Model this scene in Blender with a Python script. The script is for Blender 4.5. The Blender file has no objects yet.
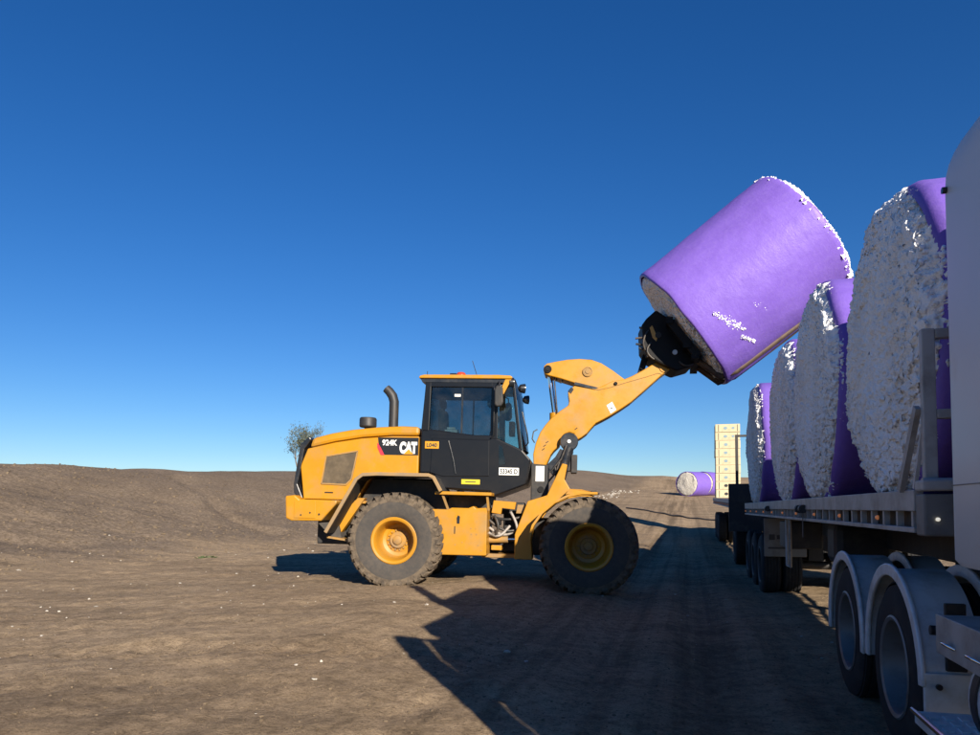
import bpy, math, random
import numpy as np
from mathutils import Vector, Matrix, Euler

# ------------------------------------------------------------------ camera, sky, sun, exposure
scene = bpy.context.scene
COL = scene.collection
R = math.radians
EYE = 1.51
cd = bpy.data.cameras.new('camera')
cam = bpy.data.objects.new('camera', cd); COL.objects.link(cam)
cam.location = (0, 0, EYE)
cam.rotation_euler = (R(92.4), 0, 0)
cd.sensor_width = 36.0
cd.lens = 713.0 / 980.0 * 36.0
cd.shift_y = 0.1129
cd.clip_start = 0.05; cd.clip_end = 20000
scene.camera = cam

SUN_EL = 21.7
SUN_AZ = math.atan2(0.35, -0.94)          # direction towards the sun, clockwise from +Y
world = bpy.data.worlds.new('World'); scene.world = world; world.use_nodes = True
wn = world.node_tree.nodes; wl = world.node_tree.links
sky = wn.new('ShaderNodeTexSky'); sky.sky_type = 'NISHITA'; sky.sun_disc = False
sky.sun_elevation = R(SUN_EL); sky.sun_rotation = SUN_AZ
sky.altitude = 0; sky.air_density = 1.0; sky.dust_density = 0.0; sky.ozone_density = 6.0
wn['Background'].inputs['Strength'].default_value = 0.058
hs = wn.new('ShaderNodeHueSaturation'); hs.inputs['Saturation'].default_value = 1.19; hs.inputs['Hue'].default_value = .509      # the deep clear-air blue of the whole sky
wl.new(sky.outputs['Color'], hs.inputs['Color']); wl.new(hs.outputs['Color'], wn['Background'].inputs['Color'])

sd = bpy.data.lights.new('sun', 'SUN'); sd.energy = 5.0; sd.angle = R(0.5); sd.color = (1.0, 0.90, 0.76)
sun = bpy.data.objects.new('sun', sd); COL.objects.link(sun)
ce = math.cos(R(SUN_EL))
to_sun = Vector((0.349 * ce, -0.937 * ce, math.sin(R(SUN_EL))))
sun.rotation_euler = to_sun.to_track_quat('Z', 'Y').to_euler()
sun.location = (10, -20, 20)
scene.view_settings.view_transform = 'Standard'; scene.view_settings.look = 'None'
scene.view_settings.exposure = 0.95; scene.view_settings.gamma = 1.0
scene.view_settings.use_curve_mapping = False
scene.render.engine = 'CYCLES'
random.seed(7); rng = np.random.default_rng(7)

# ------------------------------------------------------------------ helpers
def vnoise(P, seed=0):
    """value noise in [-1,1] for an (n,3) array"""
    P = np.asarray(P, dtype=np.float64); i = np.floor(P).astype(np.int64); f = P - i
    f = f * f * (3 - 2 * f)
    def h(ix, iy, iz):
        n = (ix * 374761393 + iy * 668265263 + iz * 2147483647 + seed * 1274126177) & 0xFFFFFFFF
        n = ((n ^ (n >> 13)) * 1274126177) & 0xFFFFFFFF
        n = ((n ^ (n >> 16)) * 2246822519) & 0xFFFFFFFF
        return (n ^ (n >> 15)) / 2147483647.5 - 1.0
    x, y, z = i[:, 0], i[:, 1], i[:, 2]; fx, fy, fz = f[:, 0], f[:, 1], f[:, 2]
    def l(a, b, t): return a + (b - a) * t
    return l(l(l(h(x, y, z), h(x+1, y, z), fx), l(h(x, y+1, z), h(x+1, y+1, z), fx), fy),
             l(l(h(x, y, z+1), h(x+1, y, z+1), fx), l(h(x, y+1, z+1), h(x+1, y+1, z+1), fx), fy), fz)

class MB:
    def __init__(s): s.v = []; s.f = []
    def add(s, vs, fs):
        o = len(s.v); s.v += [tuple(v) for v in vs]; s.f += [tuple(i + o for i in f) for f in fs]; return s
    def box(s, x0, x1, y0, y1, z0, z1):
        return s.add([(x0,y0,z0),(x1,y0,z0),(x1,y1,z0),(x0,y1,z0),(x0,y0,z1),(x1,y0,z1),(x1,y1,z1),(x0,y1,z1)],
                     [(0,3,2,1),(4,5,6,7),(0,1,5,4),(1,2,6,5),(2,3,7,6),(3,0,4,7)])
    def prism(s, pts, y0, y1):
        """polygon in xz extruded along y"""
        n = len(pts)
        a = sum(pts[i][0]*pts[(i+1)%n][1] - pts[(i+1)%n][0]*pts[i][1] for i in range(n))
        if a < 0: pts = pts[::-1]
        vs = [(x, y0, z) for x, z in pts] + [(x, y1, z) for x, z in pts]
        fs = [tuple(range(n)), tuple(range(2*n-1, n-1, -1))] + [(i, i+n, (i+1)%n+n, (i+1)%n) for i in range(n)]
        return s.add(vs, fs)
    def bar(s, a, b, w, h, up=(0,0,1)):
        a = Vector(a); b = Vector(b); d = (b-a).normalized(); u = Vector(up)
        if abs(d.dot(u)) > .98: u = Vector((1,0,0))
        sx = d.cross(u).normalized(); su = sx.cross(d).normalized()
        vs = [p + sx*(w/2*i) + su*(h/2*j) for p in (a, b) for i, j in ((-1,-1),(1,-1),(1,1),(-1,1))]
        return s.add(vs, [(0,1,2,3),(7,6,5,4),(0,4,5,1),(1,5,6,2),(2,6,7,3),(3,7,4,0)])
    def tube(s, pts, r, n=10, caps=True):
        pts = [Vector(p) for p in pts]; rs = r if isinstance(r, (list, tuple)) else [r]*len(pts)
        ref = None; vs = []
        for k, p in enumerate(pts):
            d = (pts[min(k+1, len(pts)-1)] - pts[max(k-1, 0)]).normalized()
            if ref is None:
                ref = Vector((0,0,1)) if abs(d.z) < .9 else Vector((1,0,0))
            a = d.cross(ref).normalized(); b = a.cross(d).normalized(); ref = b
            for i in range(n):
                t = 2*math.pi*i/n; vs.append(p + a*(rs[k]*math.cos(t)) + b*(rs[k]*math.sin(t)))
        fs = [(k*n+i, k*n+(i+1)%n, (k+1)*n+(i+1)%n, (k+1)*n+i) for k in range(len(pts)-1) for i in range(n)]
        if caps: fs += [tuple(range(n-1,-1,-1)), tuple(range((len(pts)-1)*n, len(pts)*n))]
        return s.add(vs, fs)
    def lathe(s, prof, n=48, c=(0,0,0), a0=0.0, a1=2*math.pi):
        """profile (radius, y) spun about the y axis"""
        full = abs(a1-a0-2*math.pi) < 1e-6; m = n if full else n+1; vs = []
        for i in range(m):
            t = a0 + (a1-a0)*i/n
            for r, y in prof: vs.append((c[0]+r*math.cos(t), c[1]+y, c[2]+r*math.sin(t)))
        k = len(prof); fs = []
        for i in range(n):
            j = (i+1) % m
            for q in range(k-1): fs.append((i*k+q, i*k+q+1, j*k+q+1, j*k+q))
        return s.add(vs, fs)
    def sheet(s, path, y0, y1, t):
        """plate that follows a path in xz, extruded along y, thickness t"""
        P = [Vector((x, 0, z)) for x, z in path]; out = []; inn = []
        for k, p in enumerate(P):
            d = (P[min(k+1, len(P)-1)] - P[max(k-1, 0)]).normalized(); nrm = Vector((-d.z, 0, d.x))
            out.append(p + nrm*t/2); inn.append(p - nrm*t/2)
        n = len(P); vs = []
        for y in (y0, y1): vs += [(p.x, y, p.z) for p in out] + [(p.x, y, p.z) for p in inn]
        fs = []
        for k in range(n-1):
            fs += [(k, k+1, 2*n+k+1, 2*n+k), (n+k+1, n+k, 3*n+k, 3*n+k+1), (k+1, k, n+k, n+k+1), (2*n+k, 2*n+k+1, 3*n+k+1, 3*n+k)]
        fs += [(0, 2*n, 3*n, n), (n-1, 2*n-1, 4*n-1, 3*n-1)]
        return s.add(vs, fs)
    def mesh(s, name, smooth=None):
        me = bpy.data.meshes.new(name); me.from_pydata(s.v, [], s.f); me.update()
        import bmesh
        b = bmesh.new(); b.from_mesh(me); bmesh.ops.recalc_face_normals(b, faces=b.faces)
        if smooth is not None:
            for f_ in b.faces: f_.smooth = True
            ca = math.radians(smooth)
            for e in b.edges:
                if len(e.link_faces) == 2 and e.calc_face_angle(0) > ca: e.smooth = False
        b.to_mesh(me); b.free()
        return me
    def build(s, name, mat, parent=None, smooth=None, bevel=0, loc=None, rot=None):
        me = s.mesh(name, smooth); me.materials.append(mat)
        return link(name, me, parent, bevel, loc, rot)

def link(name, me, parent=None, bevel=0, loc=None, rot=None):
    o = bpy.data.objects.new(name, me); COL.objects.link(o); o.parent = parent
    if loc is not None: o.location = loc
    if rot is not None: o.rotation_euler = rot
    if bevel:
        m = o.modifiers.new('bevel', 'BEVEL'); m.width = bevel; m.segments = 2; m.limit_method = 'ANGLE'; m.angle_limit = R(40)
        m.harden_normals = False
    return o

def empty(name, loc=(0,0,0), rot=(0,0,0)):
    o = bpy.data.objects.new(name, None); COL.objects.link(o); o.location = loc; o.rotation_euler = rot; return o
def tag(o, label=None, cat=None, group=None, kind=None):
    if label: o['label'] = label
    if cat: o['category'] = cat
    if group: o['group'] = group
    if kind: o['kind'] = kind
    return o
def copy_tree(o, parent=None):
    c = o.copy(); COL.objects.link(c); c.parent = parent
    for ch in list(o.children): copy_tree(ch, c)
    return c
def np_mesh(name, V, F, mat, smooth=True):
    me = bpy.data.meshes.new(name); V = np.asarray(V, dtype=np.float32); F = np.asarray(F, dtype=np.int32)
    me.vertices.add(len(V)); me.vertices.foreach_set('co', V.ravel())
    k = F.shape[1]; me.loops.add(F.size); me.loops.foreach_set('vertex_index', F.ravel())
    me.polygons.add(len(F)); me.polygons.foreach_set('loop_start', np.arange(0, F.size, k, dtype=np.int32))
    me.polygons.foreach_set('use_smooth', np.full(len(F), smooth)); me.update(calc_edges=True); me.validate()
    me.materials.append(mat); return me

# ------------------------------------------------------------------ materials
def mat(name, base, rough=.5, metal=0, spec=.5, var=None, vscale=3.0, vamt=.5, bump=0, bscale=40, bdist=.01, coat=0, dirt=None, dscale=2.0, dlo=.5, dhi=.7, rvar=0, coords='Object', film=None):
    m = bpy.data.materials.new(name); m.use_nodes = True; nt = m.node_tree; N = nt.nodes; L = nt.links
    b = N['Principled BSDF']; b.inputs['Roughness'].default_value = rough; b.inputs['Metallic'].default_value = metal
    b.inputs['Specular IOR Level'].default_value = spec; b.inputs['Coat Weight'].default_value = coat
    tc = N.new('ShaderNodeTexCoord')
    def noise(sc, det=6, ro=.6):
        n = N.new('ShaderNodeTexNoise'); n.inputs['Scale'].default_value = sc; n.inputs['Detail'].default_value = det; n.inputs['Roughness'].default_value = ro
        L.new(tc.outputs[coords], n.inputs['Vector']); return n
    def mix(fac, a, c):
        x = N.new('ShaderNodeMix'); x.data_type = 'RGBA'; L.new(fac, x.inputs['Factor'])
        for sk, v in ((x.inputs[6], a), (x.inputs[7], c)):
            if isinstance(v, tuple): sk.default_value = (*v, 1)
            else: L.new(v, sk)
        return x.outputs[2]
    def ramp(src, lo, hi, a=0.0, c=1.0):
        r = N.new('ShaderNodeMapRange'); L.new(src, r.inputs[0]); r.inputs[1].default_value = lo; r.inputs[2].default_value = hi
        r.inputs[3].default_value = a; r.inputs[4].default_value = c; return r.outputs[0]
    col = None
    if var:
        n = noise(vscale); col = mix(ramp(n.outputs[0], .5-.25/vamt*.5, .5+.25/vamt*.5), base, var)
    if dirt:
        n = noise(dscale, 8, .65); col = mix(ramp(n.outputs[0], dlo, dhi), col if col is not None else base, dirt)
    if film:      # settled road dust, thicker low down on the machine
        sx = N.new('ShaderNodeSeparateXYZ'); L.new(tc.outputs['Object'], sx.inputs[0])
        n = noise(7, 8, .7); a_ = ramp(sx.outputs[2], .3, film[3], film[4], 0.0); q_ = N.new('ShaderNodeMath'); q_.operation = 'MULTIPLY'; L.new(a_, q_.inputs[0]); L.new(ramp(n.outputs[0], .35, .7, .35, 1.0), q_.inputs[1])
        col = mix(q_.outputs[0], col if col is not None else base, film[:3])
    if col is None: b.inputs['Base Color'].default_value = (*base, 1)
    else: L.new(col, b.inputs['Base Color'])
    if rvar:
        n = noise(6); L.new(ramp(n.outputs[0], .3, .7, max(0, rough-rvar), min(1, rough+rvar)), b.inputs['Roughness'])
    if bump:
        n = noise(bscale, 6, .65); bp = N.new('ShaderNodeBump'); bp.inputs['Strength'].default_value = bump; bp.inputs['Distance'].default_value = bdist
        L.new(n.outputs[0], bp.inputs['Height']); L.new(bp.outputs[0], b.inputs['Normal'])
    return m

DUST = (.20, .145, .09)
M = {}
M['yellow'] = mat('yellow_paint', (.44, .198, .005), .4, spec=.4, var=(.385, .175, .007), vscale=2, dirt=(.29, .18, .07), dscale=2.6, dlo=.50, dhi=.80, rvar=.12, film=(.27, .165, .06, 1.9, .22))
M['yellow_dusty'] = mat('dusty_yellow_paint', (.34, .175, .03), .7, dirt=(.21, .14, .07), dscale=5, dlo=.4, dhi=.65, bump=.2, bscale=30)
M['tan_edge'] = mat('dusty_fender_edge', (.27, .17, .07), .75, dirt=DUST, dscale=6, dlo=.4, dhi=.7)
M['black'] = mat('black_paint', (.012, .014, .018), .32, spec=.5, dirt=(.05, .042, .036), dscale=3, dlo=.5, dhi=.8, rvar=.1)
M['matt_black'] = mat('matt_black', (.014, .014, .015), .65, dirt=(.06, .047, .035), dscale=4, dlo=.5, dhi=.75)
M['cabblue'] = mat('cab_dark_paint', (.0035, .0045, .007), .3, spec=.35, dirt=(.010, .0095, .009), dscale=2.5, dlo=.5, dhi=.9, film=(.045, .036, .028, 2.6, .35))
M['rubber'] = mat('dusty_rubber', (.055, .051, .048), .9, spec=.2, dirt=(.085, .072, .060), dscale=14, dlo=.4, dhi=.75, bump=.25, bscale=60)
M['tread'] = mat('muddy_tread', (.135, .105, .075), .95, spec=.15, dirt=(.055, .046, .038), dscale=11, dlo=.42, dhi=.66, bump=.5, bscale=50, bdist=.02)
M['truck_rubber'] = mat('truck_tyre_rubber', (.022, .022, .023), .85, spec=.25, dirt=(.05, .045, .04), dscale=6, dlo=.5, dhi=.75, bump=.2, bscale=60)
M['steel'] = mat('dark_steel', (.007, .007, .008), .6, .0, spec=.2, dirt=(.010, .009, .008), dscale=6, dlo=.5, dhi=.8, bump=.2, bscale=30)
M['rustysteel'] = mat('worn_tine_steel', (.11, .075, .055), .6, .4, dirt=(.05, .04, .035), dscale=6)
M['chrome'] = mat('chrome_rod', (.75, .75, .76), .12, 1.0)
M['hose'] = mat('hose_rubber', (.02, .02, .02), .5, dirt=(.10, .075, .055), dscale=8, dlo=.45, dhi=.7)
M['greyhose'] = mat('dusty_hose', (.30, .27, .24), .6, dirt=(.12, .10, .08), dscale=9)
M['alu'] = mat('weathered_aluminium', (.62, .63, .64), .45, .08, dirt=(.42, .40, .37), dscale=5, dlo=.45, dhi=.7, bump=.08, bscale=25, rvar=.12)
M['galv'] = mat('dull_rail_metal', (.40, .39, .375), .55, .1, dirt=(.22, .20, .175), dscale=4, dlo=.42, dhi=.7, bump=.15, bscale=30)
M['white'] = mat('white_truck_paint', (.60, .61, .62), .42, var=(.55, .56, .57), vscale=1.5, dirt=(.50, .46, .41), dscale=2.2, dlo=.55, dhi=.85)
M['darkrim'] = mat('dark_rim', (.05, .05, .052), .6, .2, dirt=(.08, .065, .05), dscale=5)
M['dullrim'] = mat('dull_rim', (.17, .17, .17), .5, .3, dirt=(.10, .09, .08), dscale=4)
M['chassis'] = mat('dark_chassis', (.018, .018, .02), .6, dirt=(.06, .05, .042), dscale=5, dlo=.48, dhi=.75)
M['flap'] = mat('grey_flap', (.17, .17, .165), .6, dirt=(.11, .10, .09), dscale=4)
M['flapprint'] = mat('flap_print', (.025, .025, .028), .6)
M['plate'] = mat('plate_white', (.72, .72, .68), .45, dirt=(.45, .42, .36), dscale=30, dlo=.5, dhi=.8)
M['ink'] = mat('black_ink', (.02, .02, .02), .5)
M['decalblack'] = mat('decal_black', (.012, .012, .014), .3)
M['decalwhite'] = mat('decal_white', (.62, .62, .60), .35)
M['decalred'] = mat('decal_red', (.70, .03, .05), .35)
M['decalyellow'] = mat('decal_yellow', (.50, .23, .01), .35)
M['tagyellow'] = mat('warning_yellow', (.52, .40, .02), .4)
M['mesh'] = mat('vent_mesh', (.085, .060, .030), .6, var=(.045, .032, .018), vscale=5, dirt=(.13, .095, .055), dscale=3.0, dlo=.48, dhi=.7, bump=.5, bscale=160, bdist=.006)
M['exhaust'] = mat('exhaust_grey', (.022, .022, .023), .55, .1, dirt=(.045, .036, .028), dscale=6)
M['seat'] = mat('seat_fabric', (.03, .03, .033), .9)
M['cream'] = mat('cream_wrap', (.50, .43, .28), .7, var=(.45, .38, .24), vscale=3, dirt=(.34, .27, .15), dscale=6, dlo=.55, dhi=.8, bump=.25, bscale=14, bdist=.02)
M['blueprint'] = mat('blue_grey_print', (.18, .26, .30), .6)
M['strap'] = mat('dark_strap', (.06, .05, .045), .7)
M['bark'] = mat('grey_bark', (.16, .13, .10), .9, bump=.4, bscale=12)
M['weed'] = mat('weed_green', (.06, .085, .03), .7)
M['stripe'] = mat('black_stripe', (.02, .02, .02), .5)
M['scrap'] = mat('cotton_scrap', (.42, .39, .34), .95, spec=.1)

def glass_mat(name, tint, fac):
    m = bpy.data.materials.new(name); m.use_nodes = True; N = m.node_tree.nodes; L = m.node_tree.links
    N.remove(N['Principled BSDF'])
    t = N.new('ShaderNodeBsdfTransparent'); t.inputs[0].default_value = (*tint, 1)
    g = N.new('ShaderNodeBsdfGlossy'); g.inputs['Roughness'].default_value = .03
    tc = N.new('ShaderNodeTexCoord'); d = N.new('ShaderNodeBsdfDiffuse'); d.inputs[0].default_value = (.32, .27, .21, 1)
    ns = N.new('ShaderNodeTexNoise'); ns.inputs['Scale'].default_value = 5; ns.inputs['Detail'].default_value = 6; L.new(tc.outputs['Object'], ns.inputs['Vector'])
    mr = N.new('ShaderNodeMapRange'); L.new(ns.outputs[0], mr.inputs[0]); mr.inputs[1].default_value = .4; mr.inputs[2].default_value = .8; mr.inputs[3].default_value = .0; mr.inputs[4].default_value = .035
    fr = N.new('ShaderNodeFresnel'); fr.inputs[0].default_value = 1.5
    mx = N.new('ShaderNodeMath'); mx.operation = 'MAXIMUM'; L.new(fr.outputs[0], mx.inputs[0]); mx.inputs[1].default_value = fac
    a = N.new('ShaderNodeMixShader'); L.new(mx.outputs[0], a.inputs[0]); L.new(t.outputs[0], a.inputs[1]); L.new(g.outputs[0], a.inputs[2])
    c = N.new('ShaderNodeMixShader'); L.new(mr.outputs[0], c.inputs[0]); L.new(a.outputs[0], c.inputs[1]); L.new(d.outputs[0], c.inputs[2])
    L.new(c.outputs[0], N['Material Output'].inputs[0]); return m
M['glass'] = glass_mat('tinted_glass', (.50, .58, .60), .06)
M['glass_clear'] = glass_mat('windscreen_glass', (.70, .80, .78), .05)

def glow_mat(name, col, strength):
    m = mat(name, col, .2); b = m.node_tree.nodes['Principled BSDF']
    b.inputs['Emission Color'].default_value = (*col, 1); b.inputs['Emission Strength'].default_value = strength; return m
M['beacon'] = mat('red_beacon', (.40, .045, .02), .3)
M['amber'] = glow_mat('amber_marker', (.7, .25, .09), .12)
M['whitespot'] = glow_mat('white_glow_spot', (.9, .85, .72), .35)
M['lens'] = mat('lamp_lens', (.62, .60, .55), .12, .3)

def cotton_mat():
    m = bpy.data.materials.new('raw_cotton'); m.use_nodes = True; N = m.node_tree.nodes; L = m.node_tree.links; b = N['Principled BSDF']
    b.inputs['Roughness'].default_value = .95; b.inputs['Specular IOR Level'].default_value = .1
    tc = N.new('ShaderNodeTexCoord')
    n1 = N.new('ShaderNodeTexNoise'); n1.inputs['Scale'].default_value = 30; n1.inputs['Detail'].default_value = 8; n1.inputs['Roughness'].default_value = .7
    n2 = N.new('ShaderNodeTexNoise'); n2.inputs['Scale'].default_value = 2.2; n2.inputs['Detail'].default_value = 5
    n3 = N.new('ShaderNodeTexVoronoi'); n3.inputs['Scale'].default_value = 55
    for n in (n1, n2, n3): L.new(tc.outputs['Object'], n.inputs['Vector'])
    r = N.new('ShaderNodeValToRGB'); L.new(n1.outputs[0], r.inputs[0])
    e = r.color_ramp.elements; e[0].position = .24; e[0].color = (.60, .585, .57, 1); e[1].position = .40; e[1].color = (.90, .90, .90, 1)
    r2 = N.new('ShaderNodeValToRGB'); L.new(n2.outputs[0], r2.inputs[0]); e = r2.color_ramp.elements
    e[0].position = .32; e[0].color = (.90, .895, .89, 1); e[1].position = .5; e[1].color = (1, 1, 1, 1)
    mx = N.new('ShaderNodeMix'); mx.data_type = 'RGBA'; mx.blend_type = 'MULTIPLY'; mx.inputs[0].default_value = 1
    L.new(r.outputs[0], mx.inputs[6]); L.new(r2.outputs[0], mx.inputs[7]); L.new(mx.outputs[2], b.inputs['Base Color'])
    ad = N.new('ShaderNodeMath'); ad.operation = 'SUBTRACT'; L.new(n1.outputs[0], ad.inputs[0]); L.new(n3.outputs['Distance'], ad.inputs[1])
    bp = N.new('ShaderNodeBump'); bp.inputs['Strength'].default_value = .55; bp.inputs['Distance'].default_value = .016
    L.new(ad.outputs[0], bp.inputs['Height']); L.new(bp.outputs[0], b.inputs['Normal']); return m
M['cotton'] = cotton_mat()
M['dimmed_cotton'] = mat('cotton_dimmed_for_sun', (.52, .49, .44), .95, spec=.1, var=(.44, .41, .36), vscale=5, bump=.5, bscale=25, bdist=.04)  # darker cotton copy: its colour keeps the sunlit far ends below white

def wrap_mat():
    m = bpy.data.materials.new('purple_wrap'); m.use_nodes = True; N = m.node_tree.nodes; L = m.node_tree.links; b = N['Principled BSDF']
    b.inputs['Roughness'].default_value = .42; b.inputs['Specular IOR Level'].default_value = .22
    tc = N.new('ShaderNodeTexCoord'); mp = N.new('ShaderNodeMapping'); mp.inputs['Scale'].default_value = (1, .6, 1); L.new(tc.outputs['Object'], mp.inputs[0])
    n1 = N.new('ShaderNodeTexNoise'); n1.inputs['Scale'].default_value = 2.6; n1.inputs['Detail'].default_value = 8; n1.inputs['Roughness'].default_value = .65
    n2 = N.new('ShaderNodeTexNoise'); n2.inputs['Scale'].default_value = 16; n2.inputs['Detail'].default_value = 8; n2.inputs['Roughness'].default_value = .7
    L.new(mp.outputs[0], n1.inputs['Vector']); L.new(tc.outputs['Object'], n2.inputs['Vector'])
    r = N.new('ShaderNodeValToRGB'); L.new(n1.outputs[0], r.inputs[0]); e = r.color_ramp.elements
    e[0].position = .3; e[0].color = (.158, .090, .42, 1); e[1].position = .7; e[1].color = (.190, .114, .485, 1)
    # scuffed pale smears of lint stuck to the film
    r3 = N.new('ShaderNodeValToRGB'); L.new(n2.outputs[0], r3.inputs[0]); e = r3.color_ramp.elements
    e[0].position = .45; e[0].color = (0, 0, 0, 1); e[1].position = .8; e[1].color = (.35, .35, .35, 1)
    mx = N.new('ShaderNodeMix'); mx.data_type = 'RGBA'; L.new(r3.outputs[0], mx.inputs[0]); L.new(r.outputs[0], mx.inputs[6]); mx.inputs[7].default_value = (.25, .175, .48, 1)
    L.new(mx.outputs[2], b.inputs['Base Color'])
    mw = N.new('ShaderNodeMapping'); mw.inputs['Scale'].default_value = (1.0, 9.0, 1.0); L.new(tc.outputs['Object'], mw.inputs[0])
    n4 = N.new('ShaderNodeTexNoise'); n4.inputs['Scale'].default_value = 1.6; n4.inputs['Detail'].default_value = 5; n4.inputs['Distortion'].default_value = .6; L.new(mw.outputs[0], n4.inputs['Vector'])
    sm_ = N.new('ShaderNodeMath'); sm_.operation = 'MULTIPLY_ADD'; L.new(n4.outputs[0], sm_.inputs[0]); sm_.inputs[1].default_value = .4; L.new(n2.outputs[0], sm_.inputs[2])
    bp = N.new('ShaderNodeBump'); bp.inputs['Strength'].default_value = .4; bp.inputs['Distance'].default_value = .014
    L.new(sm_.outputs[0], bp.inputs['Height']); L.new(bp.outputs[0], b.inputs['Normal']); return m
M['wrap'] = wrap_mat()

def ground_mat():
    m = bpy.data.materials.new('dry_clay'); m.use_nodes = True; N = m.node_tree.nodes; L = m.node_tree.links; b = N['Principled BSDF']
    b.inputs['Roughness'].default_value = .95; b.inputs['Specular IOR Level'].default_value = .12
    tc = N.new('ShaderNodeTexCoord')
    def noise(sc, det, ro, scale=None, rot=0):
        n = N.new('ShaderNodeTexNoise'); n.inputs['Scale'].default_value = sc; n.inputs['Detail'].default_value = det; n.inputs['Roughness'].default_value = ro
        src = tc.outputs['Object']
        if scale:
            m0 = N.new('ShaderNodeMapping'); m0.inputs['Rotation'].default_value = (0, 0, rot); L.new(src, m0.inputs[0])
            mp = N.new('ShaderNodeMapping'); mp.inputs['Scale'].default_value = scale; L.new(m0.outputs[0], mp.inputs[0]); src = mp.outputs[0]
        L.new(src, n.inputs['Vector']); return n.outputs[0]
    def ramp(src, p0, c0, p1, c1):
        r = N.new('ShaderNodeValToRGB'); L.new(src, r.inputs[0]); e = r.color_ramp.elements
        e[0].position = p0; e[0].color = (*c0, 1); e[1].position = p1; e[1].color = (*c1, 1); return r.outputs[0]
    def mix(mode, fac, a, c):
        x = N.new('ShaderNodeMix'); x.data_type = 'RGBA'; x.blend_type = mode
        if isinstance(fac, float): x.inputs[0].default_value = fac
        else: L.new(fac, x.inputs[0])
        L.new(a, x.inputs[6]); L.new(c, x.inputs[7]) if not isinstance(c, tuple) else setattr(x.inputs[7], 'default_value', (*c, 1)); return x.outputs[2]
    big = ramp(noise(.35, 6, .6), .35, (.280, .207, .134), .65, (.37, .280, .184))
    streak = ramp(noise(1.0, 6, .65, (.22, 1.6, 1), R(-12)), .40, (.60, .60, .62), .56, (1, 1, 1))
    fine = ramp(noise(9, 9, .75), .30, (.52, .50, .48), .62, (1.18, 1.16, 1.12))
    grit = ramp(noise(48, 5, .8), .36, (.42, .40, .38), .50, (1.06, 1.06, 1.06))
    c = mix('MULTIPLY', .5, big, streak); c = mix('MULTIPLY', 1.0, c, fine); c = mix('MULTIPLY', .85, c, grit)
    # compacted, smeared wheel lanes that run along the parked trucks
    ln = N.new('ShaderNodeAttribute'); ln.attribute_name = 'lane'
    trk = ramp(noise(1.0, 5, .6, (2.6, .035, 1), R(15.4)), .40, (.55, .54, .53), .58, (1.12, 1.11, 1.10))
    one = N.new('ShaderNodeMix'); one.data_type = 'RGBA'; one.inputs[6].default_value = (1, 1, 1, 1); L.new(ln.outputs['Fac'], one.inputs[0]); L.new(trk, one.inputs[7])
    c = mix('MULTIPLY', 1.0, c, one.outputs[2])
    # the bank is loose greyer soil: masked by the bank attribute of the mesh
    at = N.new('ShaderNodeAttribute'); at.attribute_name = 'bank'
    bk = ramp(noise(11, 9, .88), .40, (.060, .046, .034), .58, (.25, .192, .14))
    bk2 = ramp(noise(.5, 5, .6, (1, .3, 1), R(-20)), .35, (.78, .77, .77), .6, (1, 1, 1)); bk = mix('MULTIPLY', 1.0, bk, bk2)
    c = mix('MIX', at.outputs['Fac'], c, bk)
    # dark oily / damp patches and compacted wheel lanes
    dk = ramp(noise(1.1, 8, .7, (.5, 1.3, 1), R(-10)), .60, (0, 0, 0), .67, (.55, .55, .55)); c = mix('MIX', dk, c, (.075, .056, .040))
    L.new(c, b.inputs['Base Color'])
    h1 = noise(22, 10, .75); h2 = noise(110, 5, .7)
    ad = N.new('ShaderNodeMath'); ad.operation = 'MULTIPLY_ADD'; L.new(h2, ad.inputs[0]); ad.inputs[1].default_value = .3; L.new(h1, ad.inputs[2])
    bp = N.new('ShaderNodeBump'); bp.inputs['Strength'].default_value = .7; bp.inputs['Distance'].default_value = .035
    L.new(ad.outputs[0], bp.inputs['Height']); L.new(bp.outputs[0], b.inputs['Normal']); return m
M['ground'] = ground_mat()
M['clod'] = mat('soil_clod', (.175, .132, .088), .95, spec=.1, var=(.13, .099, .067), vscale=1.5, bump=.3, bscale=60)

def leaf_mat():
    m = bpy.data.materials.new('gum_leaf'); m.use_nodes = True; N = m.node_tree.nodes; L = m.node_tree.links; b = N['Principled BSDF']
    b.inputs['Roughness'].default_value = .6
    oi = N.new('ShaderNodeTexCoord'); n = N.new('ShaderNodeTexNoise'); n.inputs['Scale'].default_value = 1.2; L.new(oi.outputs['Object'], n.inputs['Vector'])
    r = N.new('ShaderNodeValToRGB'); L.new(n.outputs[0], r.inputs[0]); e = r.color_ramp.elements
    e[0].position = .35; e[0].color = (.045, .055, .028, 1); e[1].position = .65; e[1].color = (.11, .115, .065, 1)
    L.new(r.outputs[0], b.inputs['Base Color']); return m
M['leaf'] = leaf_mat()

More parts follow.
